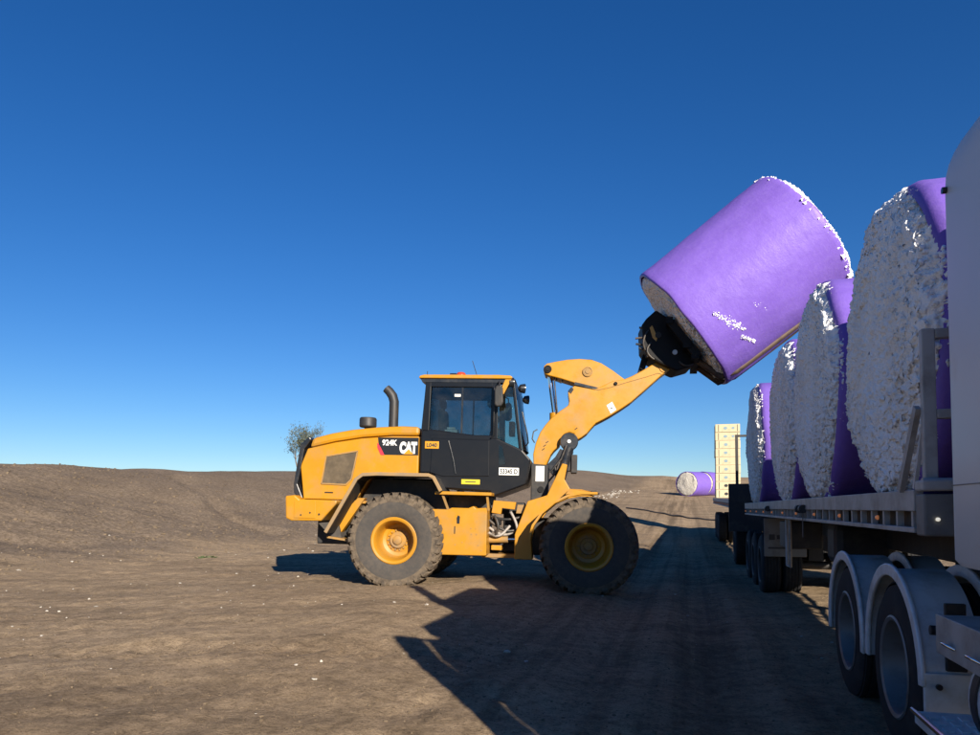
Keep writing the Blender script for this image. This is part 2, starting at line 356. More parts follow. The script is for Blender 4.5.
# ------------------------------------------------------------------ ground
def bank_d(X, Y): return -.937 * (X + 9.2) + .349 * (Y - 13.4)
def sstep(t): t = np.clip(t, 0, 1); return t * t * (3 - 2 * t)
def terrain(X, Y, detail=True):
    X = np.asarray(X, float); Y = np.asarray(Y, float)
    q = (1.27 + .275 * Y - X) * .964                         # distance to the left of the truck's side
    z = .24 * sstep(np.clip(q, 0, 5.2) / 5.2) * .55 + .24 * np.clip(q / 4.3, 0, 1) * .45
    rise = .065 * (np.sqrt((Y - 27) ** 2 + 64) + (Y - 27)) / 2
    rise = np.where(rise > 3.0, 3.0 + (rise - 3.0) * .12, rise)
    z = z + rise
    d = bank_d(X, Y); s = .349 * (X + 9.2) + .937 * (Y - 13.4)
    hb = np.interp(s, [-40, 0, 12, 30, 60, 100, 160], [3.0, 2.75, 2.62, 2.1, 1.7, 2.6, 2.6])
    cross = 2.75 * sstep((Y - 76) / 30)                       # the far end of the yard is banked too
    diag = hb * sstep((d + 1.2) / 14.0)
    z = z + np.sqrt(diag ** 2 + cross ** 2) - .9 * sstep((d - 14) / 10) * (1 - sstep((Y - 60) / 20))
    z = z - .02 * np.clip(Y - 112, 0, 150)
    if detail:
        P = np.stack([X, Y, np.zeros_like(X)], -1).reshape(-1, 3); sh = X.shape
        n = lambda k, sd: vnoise(P * k, sd).reshape(sh)
        near = np.exp(-np.maximum(np.hypot(X, Y) - 25, 0) / 30)
        z = z + .05 * n(.35, 1) + (.025 * n(1.3, 2) + .014 * n(3.7, 3)) * near + .009 * n(9.0, 4) * near
        b = sstep((d + .5) / 3)
        z = z + b * near * (.05 * n(1.1, 5) + .03 * np.abs(n(4.5, 6)) + .10 * n(.45, 7))
        sl_ = .349 * (X + 9.2) + .937 * (Y - 13.4)
        for s0, k_, w_, dp in ((9.0, .55, .35, .16), (3.0, -.35, .5, .10), (14.5, .7, .3, .14), (-4.0, .2, .4, .10), (21, .4, .5, .15)):
            z = z - dp * b * np.exp(-((sl_ - s0 - k_ * d + .8 * n(.5, 9)) / w_) ** 2) * sstep(d / 2) * sstep((13 - d) / 3)
        # wheel lanes running beside the trucks, and older tracks swinging across the yard
        lane = np.exp(-((q - 1.6) / 1.5) ** 2) * sstep((Y - 3) / 4)
        z = z - .06 * lane * (np.cos(q * 6.2 + .4 * n(.3, 8)) * .5 + .5)
        qq = (Y - 6.5 - .12 * X - .015 * X * X); old = np.exp(-(qq / 1.6) ** 2) * sstep((2 - X) / 3)
        lug = .7 + .3 * np.sign(np.cos(X * 21 + 6 * np.abs(np.sin(qq * 2.25))))
        z = z - .042 * old * (np.cos(qq * 4.5) * .5 + .5) ** 2 * lug
    return z
def T(x, y): return float(terrain(np.array([float(x)]), np.array([float(y)]))[0])

def axis_coords(lo, hi, step, far, g=1.09):
    a = list(np.arange(lo, hi, step)); st = step; x = a[-1]
    while x < far: st *= g; x += st; a.append(x)
    st = step; x = lo; pre = []
    while x > -far: st *= g; x -= st; pre.append(x)
    return np.array(pre[::-1] + a)
gx = axis_coords(-11, 9, .075, 6000); gy = axis_coords(2.5, 24, .075, 6000)
GX, GY = np.meshgrid(gx, gy); GZ = terrain(GX, GY)
nx, ny = len(gx), len(gy); idx = np.arange(nx * ny).reshape(ny, nx)
GF = np.stack([idx[:-1, :-1], idx[:-1, 1:], idx[1:, 1:], idx[1:, :-1]], -1).reshape(-1, 4)
gm = np_mesh('ground', np.stack([GX, GY, GZ], -1).reshape(-1, 3), GF, M['ground'])
at = gm.attributes.new('bank', 'FLOAT', 'POINT')
bn = vnoise(np.stack([GX*.5, GY*.5, GX*0], -1).reshape(-1, 3), 11)
at.data.foreach_set('value', sstep((bank_d(GX, GY).ravel() + .8 + 1.0 * bn) / 2.6).astype(np.float32) * .9)
qg = (1.27 + .275 * GY - GX) * .964
lv = np.exp(-((qg - 1.8) / 2.0) ** 2) * .9 + .55 * np.exp(-((qg - 7 - .02 * GY) / 2.5) ** 2) * sstep((GY - 16) / 6)
gm.attributes.new('lane', 'FLOAT', 'POINT').data.foreach_set('value', np.clip(lv, 0, 1).ravel().astype(np.float32))
tag(link('ground', gm), kind='structure')

# loose clods and cotton scraps lying on the ground
ICO_V = np.array([(0,0,1),(.89,0,.45),(.28,.85,.45),(-.72,.53,.45),(-.72,-.53,.45),(.28,-.85,.45),(.72,.53,-.45),(-.28,.85,-.45),(-.89,0,-.45),(-.28,-.85,-.45),(.72,-.53,-.45),(0,0,-1)])
ICO_F = np.array([(0,1,2),(0,2,3),(0,3,4),(0,4,5),(0,5,1),(1,6,2),(2,7,3),(3,8,4),(4,9,5),(5,10,1),(6,7,2),(7,8,3),(8,9,4),(9,10,5),(10,6,1),(11,7,6),(11,8,7),(11,9,8),(11,10,9),(11,6,10)])
def scatter(name, X, Y, S, flat, mt, jit=.35, lift=.2):
    n = len(X); Z = terrain(X, Y)
    V = ICO_V[None] * (1 + jit * rng.uniform(-1, 1, (n, 12, 1))) * S[:, None, None] * np.stack([rng.uniform(.7, 1.4, n), rng.uniform(.7, 1.4, n), np.full(n, flat) * rng.uniform(.7, 1.3, n)], -1)[:, None, :]
    V = V + np.stack([X, Y, Z + S * flat * lift], -1)[:, None, :]
    F = ICO_F[None] + (np.arange(n) * 12)[:, None, None]
    return link(name, np_mesh(name, V.reshape(-1, 3), F.reshape(-1, 3), mt, False))
n = 20000
rr = 3.0 + 30 * rng.random(n) ** 1.1; aa = rng.uniform(-.75, .62, n)
cx, cy = rr * np.sin(aa), rr * np.cos(aa)
sz = .006 + .020 * rng.random(n) ** 5
isb = bank_d(cx, cy) > -.5; sz = np.where(isb, sz * 1.8, sz * .5)
tag(scatter('soil_clods', cx, cy, sz, .7, M['clod']), 'small dry soil clods strewn over the bare yard and bank', 'soil', kind='stuff')
cl = []
for (x, y, k, sp) in ((-3.1,8.8,12,.6),(-5.6,8.6,18,.7),(-2.3,9.3,4,.35),(-4.5,8.0,9,.8),(-3.4,13.2,16,.8),(-4.6,14.0,10,.9),(-6.4,9.5,16,.9),(-5.3,7.2,7,.8),(-1.2,9.0,4,.3),(.4,6.6,5,.6),(-3.0,11.0,8,.9),(-7.5,10.5,10,.9),(1.8,7.2,9,1.0),(3.0,9.0,9,.9),(2.9,12.5,8,1.0),(-1.0,6.0,6,1.1),(-3.2,5.6,8,1.0),(-8,16,9,1.6)):
    for _ in range(k): cl.append((x + rng.normal(0, sp), y + rng.normal(0, sp), .006 + .017 * rng.random() ** 3))
for _ in range(110):       # the line of waste along the foot of the bank
    t = rng.uniform(42, 62); cl.append((-9.2 + .349*t/.937*1.0 + rng.normal(1.0, .7), 13.4 + t + rng.normal(0, 1), rng.uniform(.03, .10)))
for _ in range(60):
    t = rng.uniform(0, 40); cl.append((-9.2 + .37*t + rng.normal(.5, 1.5), 13.4 + t, rng.uniform(.012, .035)))
cl = np.array(cl)
tag(scatter('cotton_scraps', cl[:, 0], cl[:, 1], cl[:, 2], .6, M['scrap'], .5, .3), 'scraps of white cotton scattered over the brown dirt', 'cotton', kind='stuff')

# ------------------------------------------------------------------ cotton bales
def cotton_disc(rad, seed, rings, segs, bulge, amp):
    """one ragged cotton end: disc in xz facing -y"""
    r = np.linspace(0.004, 1, rings) ** .8 * rad; t = np.linspace(0, 2*np.pi, segs, endpoint=False)
    RR, TT = np.meshgrid(r, t, indexing='ij'); X = RR*np.cos(TT); Z = RR*np.sin(TT)
    P = np.stack([X, np.full_like(X, seed*3.7), Z], -1).reshape(-1, 3)
    nn = lambda k, s: vnoise(P*k, s+seed).reshape(X.shape)
    lump = (.40*nn(5, 1) + .40*(1-2.4*np.abs(nn(14, 2))) + .45*(1-2.2*np.abs(nn(29, 3))) + .35*nn(58, 4))
    edge = sstep((rad - RR) / (.10*rad))
    skirt = .07*sstep((RR - .975*rad) / (.025*rad))
    y = skirt - (bulge*(1-(RR/rad)**4)*.6 + bulge*.4*edge) - amp*(lump*(.7+.3*edge)) - .03*nn(2.0, 5)*edge
    jr = .012*nn(25, 6) + .01*nn(60, 7)
    X = X + jr*np.cos(TT)*3*(RR/rad); Z = Z + jr*np.sin(TT)*3*(RR/rad)
    V = np.stack([X, y, Z], -1).reshape(-1, 3); i = np.arange(rings*segs).reshape(rings, segs); j = np.roll(i, -1, 1)
    F = np.stack([i[:-1], i[1:], j[1:], j[:-1]], -1).reshape(-1, 4)
    V = np.vstack([V, [[0, y[0].mean(), 0]]]); 
    return V, F
def tufts(rad, n, seed, side, w, bulge, size):
    """small locks of lint standing off the rim of a cotton end"""
    g = np.random.default_rng(seed); a = g.uniform(0, 2*np.pi, n); rr_ = rad*(1 - .10*g.random(n)**1.6) + .006
    q = rr_/rad; e = sstep((rad - rr_)/(.10*rad)); y = bulge*(1-q**4)*.6 + bulge*.4*e + w + g.uniform(-.02, .012, n)
    C = np.stack([rr_*np.cos(a), side*y, rr_*np.sin(a)], -1)
    S = size*(.4 + g.random(n)**2)
    V = ICO_V[None]*(1+.55*g.uniform(-1, 1, (n, 12, 1)))*S[:, None, None]*g.uniform(.5, 1.7, (n, 1, 3)) + C[:, None, :]
    F = ICO_F[None] + (np.arange(n)*12)[:, None, None]
    return V.reshape(-1, 3), F.reshape(-1, 3)
def bale(loc, rot, rad, width, seed, label, group, hi=True, cot=None, fold=.0, sag=0.0, cat='cotton bale', both=False, squash=1.0):
    """axis along local y; the end at -y is the one the photograph shows; origin at the underside"""
    root = empty('cotton_bale', loc, rot); tag(root, label, cat, group)
    segs = 160 if hi else 64; nyr = 36 if hi else 12; w = width/2
    prof = []
    if fold: prof += [(rad-.085, -w-fold*.22), (rad-.05, -w-fold*.20), (rad-.02, -w-fold*.06)]
    else: prof += [(rad-.05, -w+.005), (rad-.015, -w)]
    ys = np.linspace(-w+.03, w-.03, nyr); prof += [(rad, y) for y in ys]
    prof += [(rad-.015, w), (rad-.05, w-.005)] if not fold else [(rad-.02, w+fold*.06), (rad-.05, w+fold*.20), (rad-.085, w+fold*.22)]
    prof = np.array(prof); t = np.linspace(0, 2*np.pi, segs, endpoint=False)
    RR = prof[:, 0][:, None] + 0*t; YY = prof[:, 1][:, None] + 0*t
    P = np.stack([np.cos(t)[None]*rad + 0*RR, YY, np.sin(t)[None]*rad + 0*RR], -1).reshape(-1, 3)
    wob = .022*vnoise(P*1.3, seed) + .010*vnoise(P*np.array([3.2, 1.2, 3.2]), seed+1) + .004*vnoise(P*9, seed+2)
    RR = RR + wob.reshape(RR.shape); YY = YY + .02*vnoise(P*np.array([2.5, 0, 2.5]), seed+3).reshape(YY.shape)*np.sign(YY)
    def shape(V):
        V = np.array(V, float); z = V[:, 2]; dn = np.clip(-z/rad - .75, 0, 1)
        V[:, 2] = np.maximum(z, -rad*(1-sag) - 0*z) if sag else z
        V[:, 2] *= squash; V[:, 2] += rad*squash*(1-sag); return V
    V = np.stack([RR*np.cos(t), YY, RR*np.sin(t)], -1).reshape(-1, 3)
    i = np.arange(len(prof)*segs).reshape(len(prof), segs); j = np.roll(i, -1, 1)
    F = np.stack([i[:-1], j[:-1], j[1:], i[1:]], -1).reshape(-1, 4)
    link('wrap', np_mesh('wrap', shape(V), F, M['wrap']), root)
    for side in (-1, 1):
        h = hi and (side < 0 or both)
        off = w + .016 if fold else (w - .035 if side < 0 else w - .01)
        cr = (rad-.015 if side > 0 else rad-.07) if not fold else rad-.045
        DV, DF = cotton_disc(cr, seed+side, 110 if h else 26, 420 if h else 90, .15 if fold else .10, .023)
        DV[:, 1] -= off
        if side > 0: DV[:, 1] *= -1; DF = DF[:, ::-1]
        link('cotton_end', np_mesh('cotton_end', shape(DV), DF, cot or M['cotton']), root)
        TV, TF = tufts(cr*(1 if fold or side > 0 else .93), (1500 if (fold or side > 0) else 140) if h else 200, seed*7+side, side, off, .15 if fold else .10, .0125 if h else .028)
        o = link('loose_cotton', np_mesh('loose_cotton', shape(TV), TF, cot or M['cotton'], True), root); tag(o, kind='stuff')
    return root

# truck frame: local x to the right across the truck (0 = its left side), local y towards the rear, z up
TR = Vector((1.27, 0, 0)); TROT = (0, 0, R(-15.4))
tm = Matrix.Translation(TR) @ Euler(TROT).to_matrix().to_4x4()
def tw(a, b, z=0.0): return tm @ Vector((b, a, z))
# bale local y -> truck local x : rotate by -90 deg so that -y end faces the truck's left
BROT = (0, 0, R(-15.4 - 90))
def truck_bale(a, b, rad, seed, label, **k):
    r = bale(tw(a, b, DECK), (0, 0, R(-15.4) - math.pi/2), rad, 2.30, seed, label, 'round cotton bales on the near trailer', fold=.22, sag=.035, **k)
    return r
DECK = 1.545
truck_bale(5.20, 1.36, 1.15, 21, 'round cotton bale in purple wrap nearest the white truck cab, behind the metal gate', squash=.955)
truck_bale(7.62, 1.29, 1.17, 34, 'round cotton bale in purple wrap, second from the white truck cab', squash=.99)
truck_bale(9.95, 1.28, 1.15, 47, 'round cotton bale mostly hidden behind the second bale, beside the empty gap', squash=.98)
truck_bale(14.20, 1.28, 1.20, 58, 'lone round purple cotton bale at the far rear end of the near trailer')

# ------------------------------------------------------------------ wheel loader
LROT = (0, .028, R(-6.0)); LLOC = Vector((-1.38, 12.27, .255))
lm = Matrix.Translation(LLOC) @ Euler(LROT).to_matrix().to_4x4()
LD = empty('wheel_loader', LLOC, LROT)
tag(LD, 'dusty yellow wheel loader with black cab lifting a purple cotton bale', 'wheel loader')

def loader_wheel(x, y, side):
    """side -1: outer face towards -y"""
    b = MB()
    prof = [(.345,-.20),(.37,-.232),(.44,-.252),(.56,-.262),(.64,-.255),(.685,-.235),(.700,-.20),(.708,-.1),(.71,0),(.708,.1),(.700,.20),(.685,.235),(.64,.255),(.5,.262),(.38,.24),(.345,.2)]
    b.lathe(prof, 72)
    ty = b.build('wheel', M['rubber'], LD, smooth=40, loc=(x, y, .75))
    ty['label'] = 'dusty lugged loader tyre'
    sh_ = MB(); sh_.lathe([(.60,-.2605),(.64,-.259),(.69,-.241),(.706,-.205),(.714,-.1),(.716,0),(.714,.1),(.706,.205),(.69,.241),(.64,.259),(.60,.2605)], 72)
    sh_.build('tyre_shoulder', M['tread'], ty, smooth=40)
    g = MB(); N_ = 32; rg = random.Random(int(x*10)+int(y*10))
    for k in range(N_):
        for sd in (-1, 1):
            a = 2*math.pi*(k + (.5 if sd > 0 else 0))/N_ + rg.uniform(-.01, .01)
            pts = [(.665, sd*.254, -.0), (.70, sd*.240, 0), (.730, sd*.20, .03), (.738, sd*.05, .12), (.732, -sd*.02, .135)]
            w = [.040, .045, .046, .042, .036]; vs = []
            for (r_, yy, da), ww in zip(pts, w):
                for (dt, dr) in ((-ww, -.05), (ww, -.05), (ww*.86, .016), (-ww*.86, .016)):
                    an = a + da + dt/r_; rad = r_ + dr + rg.uniform(-.003, .003); vs.append((rad*math.cos(an), yy + (sd*.012 if dr > 0 and abs(yy) > .23 else 0), rad*math.sin(an)))
            fs = [(0,1,2,3), (19,18,17,16)]
            for q in range(4):
                for e in range(4): fs.append((q*4+e, q*4+(e+1)%4, q*4+4+(e+1)%4, q*4+4+e))
            g.add(vs, fs)
    g.build('tread_lugs', M['tread'], ty)
    s = side
    r = MB(); r.lathe([(.352, s*.205),(.366, s*.235),(.350, s*.246),(.318, s*.238),(.300, s*.215),(.292, s*.12),(.278, s*.07),(.272, -s*.03),(.25, -s*.07),(.20, -s*.085),(.185, -s*.075),(.001, -s*.075)], 56)
    r.build('rim', M['yellow'], ty, smooth=35)
    h = MB(); h.lathe([(.135, -s*.075),(.135, -s*.045),(.12, -s*.03),(.075, -s*.03),(.07, s*.0),(.05, s*.012),(.001, s*.012)], 32)
    for k in range(14):
        t = 2*math.pi*k/14; h.tube([(.155*math.cos(t), -s*.08, .155*math.sin(t)), (.155*math.cos(t), -s*.048, .155*math.sin(t))], .014, 6)
    h.build('hub', M['yellow_dusty'], ty, smooth=35)
    return ty
for x in (0, 2.99):
    loader_wheel(x, -1.0, -1); loader_wheel(x, 1.0, 1)

# rear frame, hood
fr = MB().box(-1.5, 1.35, -.45, .45, .62, 1.32)
fr.build('rear_frame', M['matt_black'], LD, bevel=.02)
MB().prism([(-.92,.85),(-.70,1.36),(-.52,1.71),(.46,1.71),(.60,1.50),(.72,1.45),(.72,.7),(-.6,.7)], -.66, .66).build('wheel_well', M['matt_black'], LD)
HOOD = [(-1.66,1.36),(-1.73,1.9),(-1.62,2.19),(-1.16,2.30),(-.71,2.375),(-.2,2.42),(.24,2.425),(.24,1.80),(-.50,1.775),(-.78,1.36)]
MB().prism(HOOD, -.72, .72).build('hood_side', M['yellow'], LD, bevel=.018)
top = MB(); TP = [(-1.60,2.205),(-1.16,2.312),(-.71,2.388),(-.2,2.432),(.235,2.437),(.235,2.585),(-.05,2.592),(-.45,2.57),(-.89,2.52),(-1.23,2.455),(-1.55,2.37)]
top.prism(TP, -.70, .70).build('hood_top', M['yellow'], LD, bevel=.05)
MB().prism([(-1.74,2.26),(-1.585,2.385),(-1.56,2.34),(-1.67,2.18),(-1.765,1.60),(-1.66,1.36),(-1.71,1.32),(-1.82,1.46),(-1.83,1.60)], -.74, .74).build('rear_guard', M['black'], LD, bevel=.012)
vs = MB().prism([(-1.36,1.62),(-1.295,2.07),(-.77,2.165),(-.86,1.70),(-.945,1.61)], -.728, -.70); vs.build('vent_screen', M['mesh'], LD)
vf = MB()
VP = [(-1.36,1.62),(-1.295,2.07),(-.77,2.165),(-.86,1.70),(-.945,1.61)]
for k in range(5): p, q = VP[k], VP[(k+1)%5]; vf.bar((p[0],-.728,p[1]), (q[0],-.728,q[1]), .022, .018, (0,1,0))
vf.build('vent_frame', M['yellow_dusty'], LD)
MB().prism([(-1.88,1.40),(-1.86,1.04),(-1.76,1.0),(-1.27,1.01),(-1.02,1.30),(-1.02,1.352),(-1.64,1.352),(-1.72,1.42)], -.95, .95).build('counterweight', M['yellow'], LD, bevel=.025)
MB().box(-1.72, -1.36, -.962, -.945, 1.05, 1.33).build('counterweight_panel', M['yellow'], LD, bevel=.006)
for (x, z) in ((-1.60, 1.10), (-1.45, 1.14), (-1.30, 1.12)):
    MB().tube([(x,-.97,z),(x,-.94,z)], .014, 8).build('bolt', M['matt_black'], LD)
MB().box(-1.30, -1.16, -.735, -.715, 1.47, 1.485).build('hood_catch', M['black'], LD)
MB().box(-.92, -.55, -.76, -.6, 1.31, 1.352).build('frame_ledge', M['yellow'], LD, bevel=.006)
MB().prism([(-1.08,.86),(-1.0,.80),(-.60,1.40),(-.72,1.40),(-.98,1.12)], -.80, -.66).build('frame_stay', M['yellow'], LD, bevel=.006)
MB().prism([(-1.35,.98),(-1.02,1.0),(-.95,.74),(-1.08,.72)], -.85, -.55).build('mud_flap', M['rubber'], LD)
MB().box(-1.25, -.85, -.95, -.70, .60, .63).build('rear_step', M['yellow_dusty'], LD, rot=(0, .12, 0))
FEN = [(-1.08,.84),(-.98,1.02),(-.62,1.68),(-.52,1.755),(-.3,1.772),(.52,1.772),(.60,1.74),(.72,1.53)]
for s in (-1, 1):
    y0, y1 = (-1.24, -.66) if s < 0 else (.66, 1.24)
    MB().sheet(FEN, y0, y1, .03).build('rear_fender', M['matt_black'], LD)
    FE = [(x, z+.004) for x, z in FEN]
    MB().sheet(FE, min(s*1.243, s*1.285), max(s*1.243, s*1.285), .055).build('fender_edge', M['tan_edge'], LD, bevel=.008)
for x in (-.08, .12): MB().box(x, x+.10, -1.15, -1.05, 1.79, 1.805).build('fender_catch', M['black'], LD)
MB().tube([(-.62,-.75,1.72),(-.60,-.80,1.80)], .012, 6).build('fender_pin', M['black'], LD)

# engine deck fittings
ex = MB(); ex.tube([(-.345,-.1,2.55),(-.345,-.1,2.9),(-.345,-.1,3.07),(-.375,-.1,3.17),(-.435,-.1,3.25),(-.49,-.1,3.30)], [.082,.082,.082,.082,.078,.075], 18, caps=False)
ex.build('exhaust_stack', M['exhaust'], LD, smooth=40)
ai = MB(); ai.lathe([(.06, .0),(.06,.05),(.13,.05),(.145,.07),(.145,.19),(.13,.215),(.001,.22)], 28)
ai.build('air_intake', M['exhaust'], LD, smooth=35, loc=(-.735,-.3,2.55), rot=(R(90),0,0))
# decal strip with lettering
dz = MB(); dz.prism([(-.44,2.395),(.235,2.40),(.235,2.115),(-.385,2.112),(-.42,2.24)], -.7235, -.7195); dec = dz.build('decal_panel', M['decalblack'], LD)
MB().prism([(-.445,2.31),(-.445,2.23),(-.385,2.108),(-.325,2.108),(-.385,2.22)], -.7265, -.7215).build('red_flash', M['decalred'], dec)
def text(name, body, size, mt, parent, loc, rot=(R(90), 0, 0), offset=.0, width=None, xs=1.0):
    c = bpy.data.curves.new('txt', 'FONT'); c.body = body; c.size = size; c.extrude = .0015; c.offset = offset
    o = bpy.data.objects.new('txt', c); COL.objects.link(o)
    dg = bpy.context.evaluated_depsgraph_get(); dg.update()
    me = bpy.data.meshes.new_from_object(o.evaluated_get(dg)); bpy.data.objects.remove(o)
    xsr = [v.co.x for v in me.vertices]; w = max(xsr) - min(xsr)
    k = (width / w) if width else xs
    mn = min(xsr)
    for v in me.vertices: v.co.x = (v.co.x - mn) * k
    me.materials.clear(); me.materials.append(mt); me.name = name
    return link(name, me, parent, loc=loc, rot=rot)
text('lettering', '924K', .125, M['decalwhite'], dec, (-.365, -.7258, 2.27), offset=.0042, width=.25)
text('lettering', 'CAT', .235, M['decalwhite'], dec, (-.075, -.7258, 2.155), offset=.0165, width=.29)
MB().prism([(-.005,2.128),(.155,2.128),(.078,2.215)], -.7305, -.7265).build('triangle_mark', M['decalyellow'], dec)

# cab
CAB = [(.27,1.83),(.27,2.52),(.30,2.56),(1.50,2.42),(1.92,2.235),(2.06,2.08),(2.01,1.76),(1.99,1.68),(1.46,1.47),(1.42,1.555),(.65,1.59),(.48,1.83)]
cb = MB().prism(CAB, -.735, .735).build('cab', M['cabblue'], LD, bevel=.025)
def cpart(mb, name, m, **k): return mb.build(name, m, cb, **k)
cpart(MB().prism([(.44,1.84),(.46,2.40),(1.39,2.375),(1.40,1.80),(.66,1.78)], -.748, -.73), 'door', M['cabblue'], bevel=.012)
cpart(MB().tube([(.73,-.756,2.36),(.82,-.757,2.05),(.86,-.756,1.83)], .012, 8), 'door_crease', M['black'], smooth=60)
for s in (-1, 1):
    y0, y1 = (s*.735, s*.655) if s > 0 else (-.735, -.655); y0, y1 = min(y0, y1), max(y0, y1)
    pil = MB(); pil.prism([(.27,2.50),(.40,2.50),(.42,3.36),(.33,3.36)], y0, y1)
    pil.prism([(1.40,2.40),(1.52,2.40),(1.50,3.36),(1.40,3.36)], y0, y1)
    pil.prism([(.40,3.23),(1.42,3.23),(1.42,3.36),(.40,3.36)], y0, y1)
    pil.prism([(.42,2.38),(1.42,2.38),(1.42,2.46),(.42,2.46)], y0-.002, y1+.002)
    pil.prism([(1.86,2.24),(1.915,2.24),(1.765,3.34),(1.715,3.34)], y0*.92 if s > 0 else y0*.92, y1*.92)
    cpart(pil, 'pillar', M['cabblue'], bevel=.012)
    ym = s*.70
    cpart(MB().prism([(.41,2.46),(1.40,2.46),(1.40,3.23),(.43,3.23)], ym-.004, ym+.004), 'side_glass', M['glass'])
    cpart(MB().prism([(1.52,2.42),(1.86,2.26),(1.72,3.32),(1.50,3.32)], s*.69-.004, s*.69+.004), 'quarter_glass', M['glass_clear'])
    cpart(MB().bar((.93,s*.708,2.46),(.93,s*.708,3.23),.028,.02,(0,1,0)), 'glass_divider', M['black'])
ws = MB(); ns = 10
for i in range(ns+1):
    y = -.66 + 1.32*i/ns; bow = .10*(1-(y/.66)**2)
    ws.v += [(1.885+bow, y, 2.25), (1.735+bow, y, 3.33)]
for i in range(ns): ws.f.append((2*i, 2*i+2, 2*i+3, 2*i+1))
cpart(ws, 'windscreen', M['glass_clear'], smooth=60)
cpart(MB().prism([(.345,2.55),(.36,2.55),(.385,3.33),(.37,3.33)], -.65, .65), 'rear_glass', M['glass'])
cpart(MB().prism([(.215,3.365),(.225,3.405),(.30,3.425),(1.50,3.43),(1.70,3.42),(1.74,3.395),(1.72,3.365)], -.78, .78), 'roof', M['yellow'], bevel=.015)
cpart(MB().prism([(.27,3.305),(.24,3.363),(1.78,3.363),(1.73,3.31)], -.745, .745), 'roof_lining', M['black'])
# inside the cab
cpart(MB().box(.50, .95, -.27, .27, 2.18, 2.40), 'seat', M['seat'], bevel=.04)
cpart(MB().prism([(.48,2.35),(.60,2.38),(.55,2.95),(.44,2.95)], -.25, .25), 'seat_back', M['seat'], bevel=.04)
cpart(MB().prism([(.45,2.98),(.54,2.98),(.53,3.14),(.45,3.14)], -.14, .14), 'head_rest', M['seat'], bevel=.03)
cpart(MB().bar((1.62,0,2.20),(1.40,0,2.66),.10,.10), 'steering_column', M['seat'])
sw = MB(); ring = [(1.39+.19*math.cos(t)*.38, .19*math.sin(t), 2.68+.19*math.cos(t)*.92) for t in np.linspace(0, 2*math.pi, 25)]
sw.tube(ring, .016, 8, caps=False); cpart(sw, 'steering_wheel', M['seat'], smooth=60)
cpart(MB().box(1.62, 1.72, .20, .42, 2.55, 2.80), 'display', M['seat'], bevel=.015)
cpart(MB().box(.62, .86, -.55, -.48, 2.47, 2.56).box(.66, .80, -.55, -.50, 2.56, 2.60), 'arm_rest', M['alu'], bevel=.01)
cpart(MB().box(1.28, 1.38, -.2, .2, 3.02, 3.10), 'sun_visor', M['seat'])
cpart(MB().box(.80, .90, -.712, -.706, 3.08, 3.12), 'sticker', M['plate'])
# outside fittings
be = MB(); be.lathe([(.095,0),(.095,.02),(.08,.025),(.072,.05),(.05,.066),(.001,.07)], 24); cpart(be, 'beacon', M['beacon'], smooth=40, loc=(.88,-.60,3.428), rot=(R(90),0,0))
cpart(MB().tube([(.70,-.6,3.42),(.70,-.6,3.47),(.80,-.6,3.47)], .012, 8), 'beacon_cable', M['black'])
cpart(MB().tube([(1.13,-.45,3.45),(1.04,-.45,3.72)], .006, 6), 'antenna', M['black'])
cpart(MB().tube([(.30,-.5,3.43),(.30,-.5,3.53)], .006, 6), 'antenna', M['black'])
def work_light(x, y, z):
    w = MB(); w.lathe([(.02,-.06),(.065,-.03),(.078,.03),(.078,.05),(.001,.05)], 20); o = cpart(w, 'work_light', M['black'], smooth=40, loc=(x,y,z), rot=(0,0,R(-75)))
    l = MB(); l.lathe([(.07,.052),(.001,.058)], 20); l.build('lens', M['lens'], o)
work_light(1.70,-.70,3.32); work_light(1.88,-.60,3.24); work_light(1.70,.70,3.32); work_light(1.88,.60,3.24)
cpart(MB().prism([(1.52,3.12),(1.60,3.12),(1.72,3.36),(1.62,3.36)], -.765, -.74), 'light_bracket', M['yellow'], bevel=.006)
for s in (-1, 1):
    mr = MB(); mr.prism([(1.475,2.93),(1.51,2.89),(1.585,2.90),(1.615,2.96),(1.60,3.20),(1.56,3.235),(1.49,3.22),(1.47,3.15)], min(s*.90, s*.97), max(s*.90, s*.97)); mo = cpart(mr, 'mirror', M['matt_black'], bevel=.02)
    MB().tube([(1.50, s*.74, 3.30),(1.54, s*.90, 3.30),(1.545, s*.935, 3.19)], .012, 8).build('mirror_arm', M['black'], mo)
cpart(MB().tube([(1.965,-.66,2.30),(2.01,-.70,2.35),(1.99,-.72,2.5),(1.90,-.70,2.85)], .012, 8), 'wiper_arm', M['black'], smooth=60)
cpart(MB().tube([(1.42,-.77,2.42),(1.46,-.80,2.46),(1.455,-.80,3.2),(1.43,-.77,3.25)], .014, 8), 'grab_rail', M['black'], smooth=60)
pl = cpart(MB().box(1.555, 1.875, -.746, -.738, 1.825, 1.945), 'number_plate', M['plate'], bevel=.004)
text('lettering', '53345 D', .105, M['ink'], pl, (1.575, -.7495, 1.85), offset=.0028, width=.28)
tg = cpart(MB().box(.345, .575, -.752, -.736, 2.225, 2.345), 'fleet_number', M['decalyellow'], bevel=.006)
text('lettering', 'L040', .085, M['ink'], tg, (.375, -.7555, 2.255), offset=.002, width=.17)
st = cpart(MB().box(.955, 1.255, -.742, -.733, 1.665, 1.745), 'warning_sticker', M['tagyellow'], bevel=.004)
MB().box(1.02, 1.19, -.7445, -.742, 1.698, 1.712).build('print_line', M['ink'], st)
cpart(MB().prism([(1.55,1.98),(1.55,2.30),(1.60,2.28),(1.66,2.0)], -.741, -.733), 'low_window', M['glass'])

